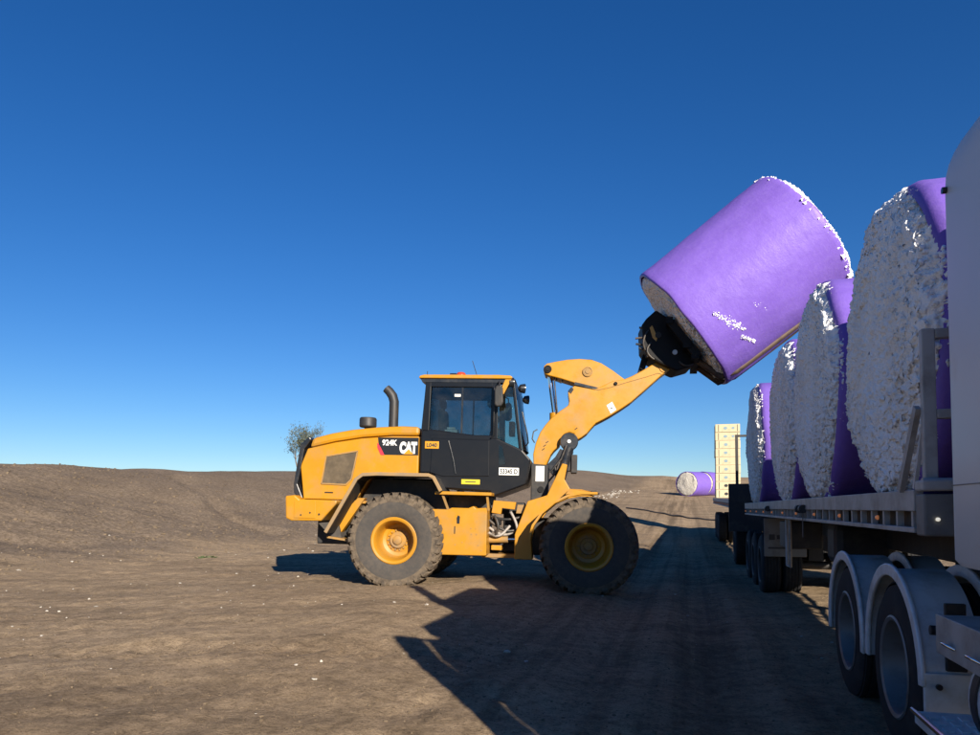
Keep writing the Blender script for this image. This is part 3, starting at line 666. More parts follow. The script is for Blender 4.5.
# platform, steps, side panel
MB().box(.61, 1.49, -1.16, -.66, 1.485, 1.535).build('platform', M['yellow'], LD, bevel=.008)
MB().bar((.72,-1.10,1.49),(.80,-1.02,1.26),.035,.03,(0,1,0)).build('stay', M['yellow_dusty'], LD)
MB().bar((1.42,-1.10,1.49),(1.44,-1.03,1.26),.035,.03,(0,1,0)).build('stay', M['yellow_dusty'], LD)
MB().prism([(.52,.545),(1.42,.555),(1.415,1.30),(1.24,1.285),(1.20,1.32),(1.12,1.285),(.86,1.285),(.80,1.255),(.52,1.255)], -1.04, -.46).build('side_panel', M['yellow'], LD, bevel=.014)
MB().prism([(.95,1.04),(.99,1.04),(.995,1.15),(.965,1.17),(.945,1.13)], -1.046, -1.036).build('step_slot', M['black'], LD)
for (x, z) in ((1.16,.96),(1.24,.96),(1.17,.87),(1.25,.87),(1.03,.74),(1.28,.70),(1.33,.62),(.92,.70)):
    MB().box(x, x+.022, -1.044, -1.038, z, z+.022).build('bolt', M['yellow_dusty'], LD)
MB().box(.91, .925, -1.044, -1.038, .88, 1.0).build('scratch_slot', M['black'], LD)
MB().box(.75, 1.40, -.70, .5, 1.26, 1.50).build('underfloor', M['matt_black'], LD)

# articulation hitch, hoses
MB().box(1.35, 2.0, -.28, .28, .58, .72).build('hitch', M['matt_black'], LD, bevel=.02)
MB().box(1.35, 2.0, -.30, .30, 1.20, 1.36).build('hitch', M['matt_black'], LD, bevel=.02)
MB().box(1.30, 1.95, -.6, .6, .50, .56).build('hitch_guard', M['yellow_dusty'], LD, bevel=.01)
MB().box(1.60, 1.95, -.2, .2, .56, 1.40).build('hitch_post', M['matt_black'], LD, bevel=.03)
MB().tube([(1.30,-.62,.78),(1.72,-.62,.80)], .055, 14).build('steering_cylinder', M['yellow_dusty'], LD, smooth=40)
MB().tube([(1.70,-.62,.80),(2.0,-.62,.81)], .028, 12).build('steering_rod', M['chrome'], LD, smooth=40)
MB().prism([(1.45,1.22),(1.60,1.20),(1.62,1.30),(1.82,1.28),(1.84,1.40),(1.48,1.42)], -.70, -.55).build('hitch_bracket', M['yellow'], LD, bevel=.008)
MB().prism([(1.84,1.22),(1.97,1.22),(2.0,1.36),(1.86,1.36)], -.66, -.5).build('hitch_bracket', M['yellow_dusty'], LD, bevel=.008)
MB().box(1.45, 1.62, -.60, -.40, .62, .70).build('hitch_foot', M['yellow'], LD, bevel=.01)
rh = random.Random(3)
for k, (p0, p1, dip, m_) in enumerate((((1.42,-.68,1.10),(1.98,-.60,1.02),.12,'hose'),((1.42,-.64,.98),(1.98,-.56,1.10),.16,'greyhose'),((1.42,-.7,.90),(1.75,-.66,1.02),.10,'greyhose'),((1.44,-.6,1.16),(1.96,-.62,1.18),.05,'hose'),((1.76,-.7,1.24),(1.86,-.70,.78),-.05,'greyhose'),((1.42,-.55,.86),(1.98,-.5,.88),.08,'hose'),((1.50,-.72,1.18),(1.52,-.72,.85),-.03,'hose'))):
    pts = []
    for i in range(13):
        t = i/12; p = Vector(p0).lerp(Vector(p1), t); w_ = math.sin(math.pi*t)
        pts.append((p.x + (.0 if dip > 0 else w_*.06), p.y - .05*w_, p.z - max(dip, 0)*w_))
    MB().tube(pts, .022, 8).build('hose', M[m_], LD, smooth=60)
MB().box(1.46, 1.60, -.66, -.5, 1.02, 1.13).build('valve_block', M['steel'], LD, bevel=.01)

# front frame, fenders, tower
for s in (-1, 1):
    yy = lambda a, b: (min(s*a, s*b), max(s*a, s*b))
    MB().prism([(1.84,.50),(2.13,.50),(2.10,.80),(2.14,1.05),(2.27,1.24),(2.45,1.40),(2.66,1.49),(2.72,1.58),(2.60,1.78),(2.64,2.01),(2.56,2.03),(2.33,1.52),(2.03,1.42),(1.84,.89)], *yy(.42, .80)).build('front_frame', M['yellow'], LD, bevel=.012)
    MB().sheet([(3.10,1.565),(2.86,1.56),(2.66,1.515),(2.45,1.41),(2.27,1.245),(2.14,1.05),(2.09,.85)], *yy(.80, 1.26), .035).build('front_fender', M['yellow'], LD)
    MB().prism([(2.62,1.535),(3.10,1.582),(3.14,1.56),(2.86,1.615),(2.68,1.62)], *yy(.78, 1.22)).build('fender_top', M['yellow'], LD)
    MB().prism([(3.0,1.535),(3.13,1.545),(3.09,1.605),(3.0,1.60)], *yy(.9, 1.24)).build('fender_lamp', M['matt_black'], LD, bevel=.01)
MB().box(2.0, 3.3, -.42, .42, .55, 1.15).build('axle_box', M['matt_black'], LD, bevel=.03)
MB().tube([(2.99,-.8,.75),(2.99,.8,.75)], .16, 18).build('front_axle', M['matt_black'], LD, smooth=40)
MB().tube([(0,-.8,.75),(0,.8,.75)], .16, 18).build('rear_axle', M['matt_black'], LD, smooth=40)
MB().prism([(2.06,1.42),(2.33,1.42),(2.33,2.02),(2.05,2.04)], -.44, .44).build('boom_mount', M['matt_black'], LD, bevel=.015)
MB().box(2.13, 2.27, -.450, -.438, 1.75, 2.0).build('instruction_plate', M['decalwhite'], LD)
MB().tube([(2.22,-.46,1.62),(2.22,-.42,1.62)], .05, 14).build('pin', M['steel'], LD, smooth=40)
cy_ = MB(); cy_.tube([(2.46,-.33,1.55),(2.66,-.33,2.32)], .085, 16); cy_.build('lift_cylinder', M['black'], LD, smooth=40)
cy_ = MB(); cy_.tube([(2.46,.33,1.55),(2.66,.33,2.32)], .085, 16); cy_.build('lift_cylinder', M['black'], LD, smooth=40)
MB().lathe([(.001,-.06),(.14,-.06),(.15,-.04),(.15,.04),(.14,.06),(.001,.06)], 28, c=(2.66,-.29,2.42)).build('pivot_boss', M['black'], LD, smooth=35)
MB().tube([(2.66,-.37,2.42),(2.66,-.34,2.42)], .03, 12).build('pin', M['alu'], LD, smooth=40)
MB().box(2.70, 2.80, -.40, -.1, 1.90, 2.20).box(2.50, 2.72, -.36, -.2, 1.93, 2.16).build('valve_box', M['matt_black'], LD, bevel=.012)
MB().prism([(2.30,2.02),(2.44,2.16),(2.52,2.30),(2.60,2.26),(2.50,2.0),(2.40,1.86)], -.36, -.24).build('linkage', M['black'], LD, bevel=.01)
for k, (p0, p1) in enumerate((((2.36,-.40,1.9),(2.62,-.40,2.35)),((2.30,-.41,1.7),(2.52,-.41,2.1)),((2.40,-.38,1.55),(2.44,-.40,2.02)))):
    MB().tube([p0, Vector(p0).lerp(Vector(p1), .5)+Vector((.05,-.03,0)), p1], .016, 8).build('hose', M['hose'], LD, smooth=60)

# boom, lever, cylinder
BOOM = [(2.18,2.58),(2.26,2.70),(2.36,2.82),(2.50,2.94),(2.63,3.03),(2.645,3.10),(2.62,3.25),(2.72,3.36),(3.05,3.30),(3.36,3.45),(3.54,3.478),(3.66,3.53),(3.84,3.63),(4.02,3.745),(4.16,3.83),(4.21,3.79),(4.24,3.80),(4.29,3.70),(4.25,3.63),(4.14,3.545),(3.90,3.32),(3.66,3.10),(3.50,2.985),(3.34,2.88),(3.22,2.81),(3.09,2.74),(3.02,2.66),(2.95,2.57),(2.86,2.50),(2.78,2.455),(2.74,2.56),(2.66,2.585),(2.58,2.55),(2.53,2.44),(2.50,2.36),(2.41,2.27),(2.36,2.20),(2.29,2.03),(2.08,2.03),(2.07,2.21),(2.11,2.40)]
bo = MB().prism(BOOM, -.22, .22).build('boom', M['yellow'], LD, bevel=.016)
sm = MB(); sp = [(3.02,3.315),(3.12,3.295),(3.30,3.335),(3.60,3.43),(3.90,3.52),(4.08,3.58),(4.14,3.565)]
sm.tube([(x,-.2215,z) for x, z in sp], .007, 6); sm.build('boom_seam', M['yellow_dusty'], bo)
MB().prism([(3.26,3.04),(3.35,3.10),(3.42,2.97),(3.33,2.905)], -.2245, -.219).build('sticker', M['decalwhite'], bo)
MB().prism([(3.325,3.0),(3.345,3.01),(3.36,2.985),(3.34,2.975)], -.2265, -.2243).build('print_mark', M['ink'], bo)
for (x, z) in ((2.24,2.34),(2.28,2.40),(2.22,2.28),(2.75,2.63)): MB().bar((x,-.2225,z),(x+.04,-.2225,z+.03),.012,.012).build('bolt', M['black'], bo)
MB().tube([(2.09,-.23,2.40),(2.05,-.26,2.46),(2.07,-.26,2.58),(2.13,-.23,2.62)], .010, 6).build('hose_loop', M['hose'], bo, smooth=60)
LEV = [(2.205,3.63),(2.215,3.69),(2.26,3.735),(2.43,3.77),(2.60,3.80),(2.80,3.815),(3.0,3.80),(3.16,3.745),(3.35,3.625),(3.52,3.50),(3.60,3.44),(3.52,3.40),(3.30,3.345),(3.14,3.30),(2.76,3.40),(2.50,3.48),(2.30,3.53),(2.23,3.56)]
le = MB().prism(LEV, -.205, .205).build('tilt_lever', M['yellow'], LD, bevel=.016)
MB().prism([(2.72,3.385),(3.10,3.29),(3.14,3.33),(2.74,3.425)], -.2085, -.18).build('lever_slot', M['black'], le)
for (x, z, r_, y) in ((2.28,3.635,.065,-.215),(2.94,3.60,.085,-.215),(3.40,3.40,.03,-.225)):
    p = MB(); p.lathe([(r_,.02),(r_,-.012),(r_*.8,-.016),(r_*.75,-.006),(r_*.5,-.006),(r_*.45,-.018),(.001,-.018)], 24, c=(x,y,z)); p.build('pivot_pin', M['yellow_dusty'] if r_ > .07 else M['steel'], le, smooth=30)
MB().box(2.90, 3.02, -.1, .1, 3.80, 3.825).build('grease_block', M['matt_black'], le)
tc_ = MB().tube([(2.42,0,2.45),(2.405,0,2.93)], .085, 16).build('tilt_cylinder', M['yellow'], LD, smooth=40)
MB().tube([(2.405,0,2.92),(2.30,0,3.62)], .042, 14).build('rod', M['chrome'], tc_, smooth=40)
MB().tube([(2.46,-.12,2.85),(2.385,-.12,3.52)], .012, 8).build('hose', M['hose'], tc_, smooth=60)
MB().tube([(2.55,-.12,3.50),(2.50,-.13,3.42),(2.44,-.12,3.45),(2.40,-.12,3.56)], .012, 8).build('hose', M['hose'], tc_, smooth=60)
MB().prism([(2.62,3.27),(2.68,3.34),(2.72,3.30),(2.67,3.22)], -.225, -.1).build('stop_lug', M['black'], bo, bevel=.006)

# bale grab (carriage and two tines)
AX = R(38.5); ST = R(8.5)             # lift angle, and the front end steered a little to the right
ax = Vector((math.cos(AX)*math.cos(ST), -math.cos(AX)*math.sin(ST), math.sin(AX))); pn = Vector((-math.sin(AX)*math.cos(ST), math.sin(AX)*math.sin(ST), math.cos(AX))); lat = Vector((math.sin(ST), math.cos(ST), 0))
E0 = Vector((4.41, 0, 4.28))            # centre of the bale's lower end
def bp_(u, v, w=0): p = E0 + ax*u + pn*v + lat*w; return tuple(p)
gr = MB().prism([(3.80,4.36),(3.87,4.46),(4.02,4.60),(4.20,4.48),(4.60,4.06),(4.72,3.88),(4.62,3.68),(4.36,3.60),(4.10,3.72),(3.93,3.82),(3.82,3.98)], -.34, .34).build('bale_grab', M['steel'], LD, bevel=.03)
for y in (-.62, .62, -.36, .36):
    MB().bar(bp_(-.05, .10, y), bp_(-.06, -.60, y), .10, .12, tuple(ax)).build('carriage_upright', M['steel'], gr)
MB().bar(bp_(-.08, -.35, -.70), bp_(-.08, -.35, .70), .12, .12).build('carriage_beam', M['steel'], gr)
MB().bar(bp_(-.08, -.56, -.66), bp_(-.08, -.56, .66), .12, .12).build('carriage_beam', M['steel'], gr)
MB().bar(bp_(-.05, .12, -.70), bp_(-.05, .12, .70), .10, .10).build('carriage_beam', M['steel'], gr)
for y in (-.26, .26):
    MB().tube([bp_(-.06,-.58,y), bp_(.06,-1.04,y), bp_(.3,-1.115,y), bp_(1.4,-1.125,y), bp_(2.52,-1.11,y)], [.05,.055,.05,.045,.02], 10).build('tine', M['rustysteel'], gr, smooth=50)
MB().prism([(3.92,4.30),(3.96,4.34),(4.05,4.14),(4.03,4.08),(3.97,4.14)], -.345, -.335).build('yellow_tab', M['decalyellow'], gr)
MB().tube([(4.33,-.36,3.90),(4.33,-.33,3.90)], .04, 14).build('pin', M['alu'], gr, smooth=40)
MB().tube([(4.06,-.36,4.18),(4.06,-.33,4.18)], .05, 14).build('pin', M['matt_black'], gr, smooth=40)
for (x, z, dx, dz) in ((3.82,4.30,-.06,.02),(3.80,4.15,-.10,-.01),(3.82,4.02,-.11,.03),(3.86,3.93,-.10,.05),(3.90,3.86,-.03,-.03),(4.55,3.70,.06,-.02)):
    MB().tube([(x+.04,-.30,z),(x+dx,-.28,z+dz)], .018, 8).build('hose_end', M['hose'], gr, smooth=60)
for (p0, p1, p2) in (((3.95,-.36,4.05),(3.80,-.38,3.90),(4.0,-.36,3.78)),((3.90,-.36,4.25),(3.74,-.38,4.05),(3.92,-.30,3.85)),((4.4,-.36,3.75),(4.5,-.38,3.62),(4.62,-.36,3.72))):
    b0, b1, b2 = Vector(p0), Vector(p1), Vector(p2); MB().tube([(b0*(1-t)**2 + b1*2*t*(1-t) + b2*t*t) for t in np.linspace(0, 1, 9)], .016, 8).build('hose', M['hose'], gr, smooth=60)
MB().bar((3.82,0,3.60),(3.90,0,3.92),.10,.12,(0,1,0)).build('tilt_link', M['steel'], LD, bevel=.01)
MB().prism([(4.12,3.82),(4.30,3.70),(4.38,3.72),(4.36,3.86),(4.22,3.92)], -.28, .28).build('coupler', M['steel'], LD, bevel=.015)
MB().lathe([(.001,-.235),(.085,-.235),(.085,-.2)], 24, c=(4.19,0,3.68)).build('boom_tip_boss', M['yellow'], LD, smooth=35)

# the lifted bale: its own axis along the loader's lifted tines
LB_R = 1.15
cw_ = lm @ (E0 + ax*1.27)
Xl = (lm.to_3x3() @ ax).normalized()               # bale +y (far end) along the axis
Zl = (lm.to_3x3() @ pn).normalized(); Yl = Xl; Xc = Yl.cross(Zl).normalized()
mrot = Matrix((Xc, Yl, Zl)).transposed()
lb = bale((0,0,0), (0,0,0), LB_R, 2.34, 71, 'round purple-wrapped cotton bale tilted in the air on the loader tines', 'round cotton bales', both=True)
lb.rotation_euler = mrot.to_euler(); lb.location = cw_ - Zl*LB_R
# torn spots where lint shows through the film
for (yy, an, k, s_) in ((-.72, -26, 110, .17), (-.62, -50, 60, .11), (-.20, -36, 26, .14), (-.68, -34, 70, .12)):
    g = np.random.default_rng(int(90+an+k)); t = np.linspace(-.5, .5, k)
    yv = yy + t*s_*1.3 + g.normal(0, s_*.13, k); av = R(an) - t*s_*2.0 + g.normal(0, s_*.10, k)
    rr_ = LB_R + .006
    # local angle measured from +x?  camera side of the bale is local -x or +x depending on the cross product
    sg = 1 if (mrot @ Vector((1,0,0))).y < 0 else -1
    C = np.stack([sg*rr_*np.cos(av), yv, LB_R + rr_*np.sin(av)], -1); S = .004 + .012*g.random(k)**2
    V = ICO_V[None]*(1+.5*g.uniform(-1,1,(k,12,1)))*S[:,None,None] + C[:,None,:]
    o = link('torn_lint', np_mesh('torn_lint', V.reshape(-1,3), (ICO_F[None]+(np.arange(k)*12)[:,None,None]).reshape(-1,3), M['cotton'], False), lb); tag(o, kind='stuff')

# ------------------------------------------------------------------ road train: prime mover
PM = empty('prime_mover', TR, TROT); tag(PM, 'white prime mover with rounded sleeper and grey curved mudguards at the right edge', 'truck')
MB().box(.80, .90, 1.2, 7.0, .70, 1.0).box(1.60, 1.70, 1.2, 7.0, .70, 1.0).box(.9, 1.6, 3.8, 4.0, .78, 1.0).box(.9, 1.6, 6.6, 6.8, .78, 1.0).build('chassis_rail', M['chassis'], PM, bevel=.01)
# sleeper with rounded vertical corners and domed roof
def rounded_ring(x0, x1, y0, y1, rc, z, n=8):
    out = []
    for (cx_, cy_2, a0) in ((x1-rc, y1-rc, 0), (x0+rc, y1-rc, 90), (x0+rc, y0+rc, 180), (x1-rc, y0+rc, 270)):
        for k in range(n+1):
            a = R(a0 + 90*k/n); out.append((cx_+rc*math.cos(a), cy_2+rc*math.sin(a), z))
    return out
def shell(x0, x1, y0, y1, rc, z0, zside, ztop, dome):
    b = MB(); rings = [rounded_ring(x0+.02, x1-.02, y0+.02, y1-.02, rc, z0), rounded_ring(x0, x1, y0, y1, rc, z0+.03), rounded_ring(x0, x1, y0, y1, rc, 1.75), rounded_ring(x0, x1, y0, y1, rc, zside)]
    for k in range(1, 11):
        t = R(90*k/10.5); ins = dome*(1-math.cos(t)); rings.append(rounded_ring(x0+ins, x1-ins, y0+ins*.45, y1-ins*.45, rc, zside+(ztop-zside)*math.sin(t)))
    m_ = len(rings[0]); vs = [v for r_ in rings for v in r_]
    fs = [(i*m_+j, i*m_+(j+1)%m_, (i+1)*m_+(j+1)%m_, (i+1)*m_+j) for i in range(len(rings)-1) for j in range(m_)]
    fs += [tuple(range(m_-1, -1, -1)), tuple(range((len(rings)-1)*m_, len(rings)*m_))]
    b.add(vs, fs); return b
sl = shell(0.0, 2.5, 2.35, 3.63, .13, 1.235, 3.06, 3.42, .34).build('sleeper', M['white'], PM, smooth=35)
MB().box(-.004, 2.504, 2.44, 3.53, 1.615, 1.620).build('panel_joint', M['flap'], sl)
MB().tube([(.0,3.50,3.04),(-.02,3.50,3.04)], .016, 12).build('roof_lamp', M['black'], sl, smooth=40)
MB().tube([(.012,3.42,3.09),(.03,3.1,3.16),(.035,2.6,3.18)], .008, 6).build('roof_gutter', M['white'], sl, smooth=60)
# forward half of the cab (out of frame to the right, throws the shadow)
MB().box(.02, 2.48, .95, 2.30, .75, 1.92).build('cab_body', M['white'], PM, bevel=.08)
MB().box(.04, 2.46, 1.16, 2.36, 2.74, 3.02).build('cab_roof', M['white'], PM, bevel=.10)
for x in (.04, 2.34):
    MB().bar((x+.06, .99, 1.9), (x+.06, 1.06, 2.76), .12, .10).build('cab_pillar', M['white'], PM)
    MB().bar((x+.06, 2.10, 1.9), (x+.06, 2.10, 2.76), .12, .10).build('cab_pillar', M['white'], PM)
    MB().box(x+.05, x+.065, 1.04, 2.05, 1.92, 2.74).build('cab_glass', M['glass_clear'], PM)
MB().prism([(.98,1.92),(1.05,2.74),(1.06,2.74),(.99,1.92)], .1, 2.4).build('cab_windscreen', M['glass_clear'], PM)
o = bpy.data.objects['cab_windscreen']; 
for v in o.data.vertices: v.co = Vector((v.co.y, v.co.x, v.co.z))
for x in (.20, 2.30): MB().tube([(x,2.22,1.1),(x,2.22,3.72),(x,2.26,3.9),(x,2.36,4.03)], .085, 16).build('exhaust_stack', M['chrome'], PM, smooth=40)
MB().box(-.24, .02, .90, 1.02, 1.45, 2.82).build('mirror', M['black'], PM, bevel=.03)
MB().tube([(-.12,1.0,2.7),(.10,1.0,2.78)], .018, 8).build('mirror_arm', M['black'], PM)

def truck_wheel(parent, x, a, left=True, mtl='alu', zc=.52, rimr=.30):
    s = -1 if left else 1
    b = MB(); b.lathe([(.30,-.13),(.315,-.145),(.40,-.155),(.47,-.15),(.505,-.125),(.518,-.08),(.52,0),(.518,.08),(.505,.125),(.45,.15),(.315,.145),(.30,.13)], 64)
    o = b.build('wheel', M['truck_rubber'], parent, smooth=35, loc=(x, a, zc), rot=(0, 0, R(90)))
    # wheel axis must run along truck x: lathe axis y -> rotate about z by 90 deg (y -> -x)
    k = 1 if left else -1
    r = MB(); r.lathe([(.302, k*.12),(.318, k*.148),(.306, k*.155),(.286, k*.145),(.272, k*.10),(.262, k*.02),(.245, k*.0),(.19, -k*.02),(.14, -k*.02),(.12, k*.0),(.10, k*.04),(.06, k*.05),(.001, k*.05)], 48)
    for q in range(10):
        t = 2*math.pi*q/10; r.tube([(.168*math.cos(t), -k*.025, .168*math.sin(t)), (.168*math.cos(t), k*.02, .168*math.sin(t))], .016, 6)
    r.build('rim', M[mtl], o, smooth=35)
    t_ = MB()
    for q in range(5):
        yy = -.10 + .05*q; t_.lathe([(.519,yy-.018),(.528,yy-.015),(.528,yy+.015),(.519,yy+.018)], 48)
    t_.build('tread_rib', M['truck_rubber'], o, smooth=35)
    return o
for a in (4.67, 6.03):
    for x in (.16, .49): truck_wheel(PM, x, a, True, 'dullrim')
    for x in (2.01, 2.34): truck_wheel(PM, x, a, False, 'dullrim')
    MB().tube([(.5,a,.52),(2.0,a,.52)], .08, 12).build('drive_axle', M['chassis'], PM, smooth=40)
def arc(a, r_, t0, t1, n=22): return [(a + r_*math.cos(t), .52 + r_*math.sin(t)) for t in np.linspace(R(t0), R(t1), n)]
def guard(a, x0, x1, front):
    # sheet() works in its own xz plane and extrudes along y: build there and rotate so that path-x -> truck y, extrude -> truck x
    P = arc(a, .605, -6 if not front else -4, 186 if not front else 178)
    if front: P = P + [(a-.605, .44), (a-.60, .30)] if False else P
    b = MB(); b.sheet(P, x0, x1, .012); b.v = [(y, x, z) for x, y, z in b.v]
    o = b.build('mudguard', M['alu'], PM, smooth=30)
    e = MB(); xe = x0 if x0 < 1 else x1
    e.sheet(P, xe-.012, xe+.012, .075); e.v = [(y, x, z-.0) for x, y, z in e.v]; e.build('rolled_edge', M['alu'], o, smooth=30, bevel=.008)
    return o
for a in (4.67, 6.03):
    guard(a, .0, .30, a < 5); guard(a, .40, .64, a < 5); guard(a, 1.86, 2.10, a < 5); guard(a, 2.20, 2.50, a < 5)
# flat skirt plate, flap bracket, tank and steps
MB().box(.0, .34, 4.035, 4.06, .34, .62).build('mudguard_skirt', M['alu'], PM, bevel=.008)
MB().tube([(.07,4.034,.55),(.07,4.015,.55)], .016, 10).build('bolt', M['black'], PM)
MB().tube([(.02,3.98,.86),(.42,3.98,.84)], .026, 12).build('bracket_tube', M['black'], PM, smooth=40)
MB().box(.10, .20, 4.0, 4.03, .64, 1.0).build('bracket_plate', M['matt_black'], PM, bevel=.006)
MB().box(-.03, .62, .6, 3.66, .93, .985).build('tank_walkway', M['galv'], PM, bevel=.006)
MB().box(-.045, -.02, .6, 3.67, .80, .99).build('side_board', M['galv'], PM, bevel=.004)
for a in (3.15, 3.45):
    MB().tube([(-.046,a-.04,.86),(-.075,a-.03,.875),(-.075,a+.03,.875),(-.046,a+.04,.86)], .008, 8).build('tie_ring', M['chrome'], PM, smooth=50)
tk = MB(); tk.lathe([(.001,-1.3),(.25,-1.3),(.285,-1.25),(.29,-1.2),(.29,1.2),(.285,1.25),(.25,1.3),(.001,1.3)], 40, c=(.30,2.2,.64)); tko = tk.build('fuel_tank', M['alu'], PM, smooth=35)
for a in (1.4, 2.6, 3.36): 
    b = MB(); b.lathe([(.292,-.035),(.30,-.03),(.30,.03),(.292,.035)], 40, c=(.30,a,.64)); b.build('tank_strap', M['chassis'], tko, smooth=35)
MB().box(-.14, .16, 1.0, 3.70, .44, .50).build('step', M['alu'], PM, bevel=.006)
stp = MB()
for k in range(24):
    for j in range(4): stp.box(-.11+j*.065, -.075+j*.065, 1.2+k*.102, 1.26+k*.102, .5005, .508)
stp.build('tread_studs', M['alu'], PM)
MB().tube([(-.15,1.0,.505),(-.15,3.70,.505)], .012, 8).build('step_rail', M['chrome'], PM)
# turntable
MB().box(.75, 1.75, 4.9, 5.9, 1.06, 1.20).build('turntable', M['chassis'], PM, bevel=.02)

# ------------------------------------------------------------------ trailers
def trailer(name, a0, a1, label, root_loc, root_rot, wheels, near=True):
    t = empty(name, root_loc, root_rot); tag(t, label, 'trailer')
    MB().box(.03, 2.47, a0, a1, 1.50, 1.54).build('deck', M['chassis'], t)
    MB().box(-.01, .04, a0+.05, a1, 1.492, 1.612).build('coaming_rail', M['galv'], t, bevel=.006)
    MB().box(2.46, 2.51, a0+.05, a1, 1.492, 1.612).build('coaming_rail', M['galv'], t, bevel=.006)
    MB().box(-.012, .05, a0+.05, a1, 1.372, 1.402).build('lower_rail', M['galv'], t, bevel=.004)
    MB().box(2.45, 2.512, a0+.05, a1, 1.372, 1.402).build('lower_rail', M['galv'], t, bevel=.004)
    up = MB().box(0, .035, -.018, .018, 1.403, 1.491).mesh('slot_upright'); up.materials.append(M['galv'])
    lamp = MB(); lamp.lathe([(.015,0),(.015,-.01),(.010,-.018),(.001,-.02)], 12); lme = lamp.mesh('marker_lamp_or_spot', 40); lme.materials.append(M['amber'])
    a = a0 + .12; k = 0
    while a < a1 - .05:
        link('slot_upright', up, t, loc=(.0, a, 0)); link('slot_upright', up, t, loc=(2.465, a, 0))
        if k % 4 == 2: link('marker_lamp_or_spot', lme, t, loc=(.006, a+.15, 1.447), rot=(0, 0, R(-90)))
        a += .305; k += 1
    MB().box(.12, .16, a0, a1, 1.36, 1.50).build('side_web', M['chassis'], t)
    for x in (.80, 1.58): MB().box(x, x+.12, a0+.2, a1, 1.08, 1.50).build('main_beam', M['chassis'], t, bevel=.01)
    c = a0 + .5
    while c < a1: MB().box(.1, 2.4, c-.03, c+.03, 1.38, 1.495).build('cross_member', M['chassis'], t); c += .9
    for a in wheels:
        for x in (.16, .49): truck_wheel(t, x, a, True, 'darkrim')
        for x in (2.01, 2.34): truck_wheel(t, x, a, False, 'darkrim')
        MB().tube([(.5,a,.52),(2.0,a,.52)], .07, 12).build('axle', M['chassis'], t, smooth=40)
        MB().box(.75, .98, a-.4, a+.4, .62, 1.08).box(1.52, 1.75, a-.4, a+.4, .62, 1.08).build('suspension', M['chassis'], t)
    return t
t1 = trailer('flatbed_trailer', 4.05, 16.0, 'grey flatbed trailer carrying purple bales right behind the white prime mover', TR, TROT, (13.1, 14.4, 15.7))
# headboard gate
def gate(t, a, h, mt='galv', w=2.5, mid=True):
    o = MB().box(.01, .0755, a-.025, a+.025, 1.62, h).build('gate', M[mt], t, bevel=.006)
    MB().box(w-.075, w, a-.03, a+.03, 1.62, h).build('gate_post', M[mt], o, bevel=.006)
    MB().box(.0765, w-.0765, a-.028, a+.028, h-.055, h-.003).build('gate_bar', M[mt], o, bevel=.005)
    if mid: MB().box(.0765, w-.0765, a-.028, a+.028, (1.62+h)/2-.06, (1.62+h)/2-.01).build('gate_bar', M[mt], o, bevel=.005)
    for x in (.85, 1.65): MB().box(x-.025, x+.025, a-.022, a+.022, 1.63, h-.058).build('gate_post', M[mt], o)
    return o
gt = gate(t1, 3.99, 2.48)
MB().box(-.012, 2.51, 3.92, 4.06, 1.36, 1.585).build('headboard_beam', M['flap'], t1, bevel=.01)
MB().box(-.02, 2.5, 3.90, 4.05, 1.60, 1.66).build('gate_sill', M['galv'], t1, bevel=.012)
MB().tube([(-.015,3.93,1.64),(2.49,3.93,1.64)], .03, 12).build('sill_tube', M['galv'], t1, smooth=40)
l_ = MB(); l_.lathe([(.010,0),(.010,-.012),(.001,-.02)], 12); l_.build('marker_lamp_or_spot', M['whitespot'], t1, smooth=40, loc=(.05, 3.915, 1.45), rot=(0,0,0))  # small glowing white disc put in for a bright spot on the headboard
MB().tube([(.20,3.94,1.66),(.36,3.93,1.95),(.31,3.92,2.05)], .012, 8).build('bent_rod', M['alu'], t1, smooth=50)
MB().bar((-.02,4.30,1.61),(.0,4.03,2.06),.03,.045).build('gate_brace', M['galv'], t1)
MB().bar((.02,4.18,1.62),(.03,4.05,1.95),.02,.02).build('brace_rod', M['alu'], t1)
# mud flap with worn print, landing legs, tool rack, spare brackets
fl = MB().box(.02, .68, 12.42, 12.45, .70, 1.34).build('mud_flap', M['flap'], t1, bevel=.01)
MB().box(.10, .19, 12.415, 12.4195, .98, 1.07).build('flap_print', M['flapprint'], fl)
MB().box(.22, .58, 12.415, 12.4195, .99, 1.06).build('flap_print', M['flapprint'], fl)
MB().box(.08, .62, 12.415, 12.4195, .83, .86).build('flap_print', M['flapprint'], fl)
for x in (.60, 1.80): MB().box(x, x+.13, 8.95, 9.08, .42, 1.38).box(x-.04, x+.17, 8.90, 9.13, .36, .42).build('landing_leg', M['chassis'], t1, bevel=.01)
MB().box(.10, .55, 10.2, 11.0, .95, 1.32).build('tool_box', M['chassis'], t1, bevel=.015)
MB().tube([(.06,9.6,1.36),(.06,9.6,.75),(.06,9.9,.75),(.06,9.9,1.36)], .02, 8).build('tie_frame', M['galv'], t1, smooth=50)
MB().box(.3, .9, 8.0, 8.5, .9, 1.35).build('air_tank', M['chassis'], t1, bevel=.08)

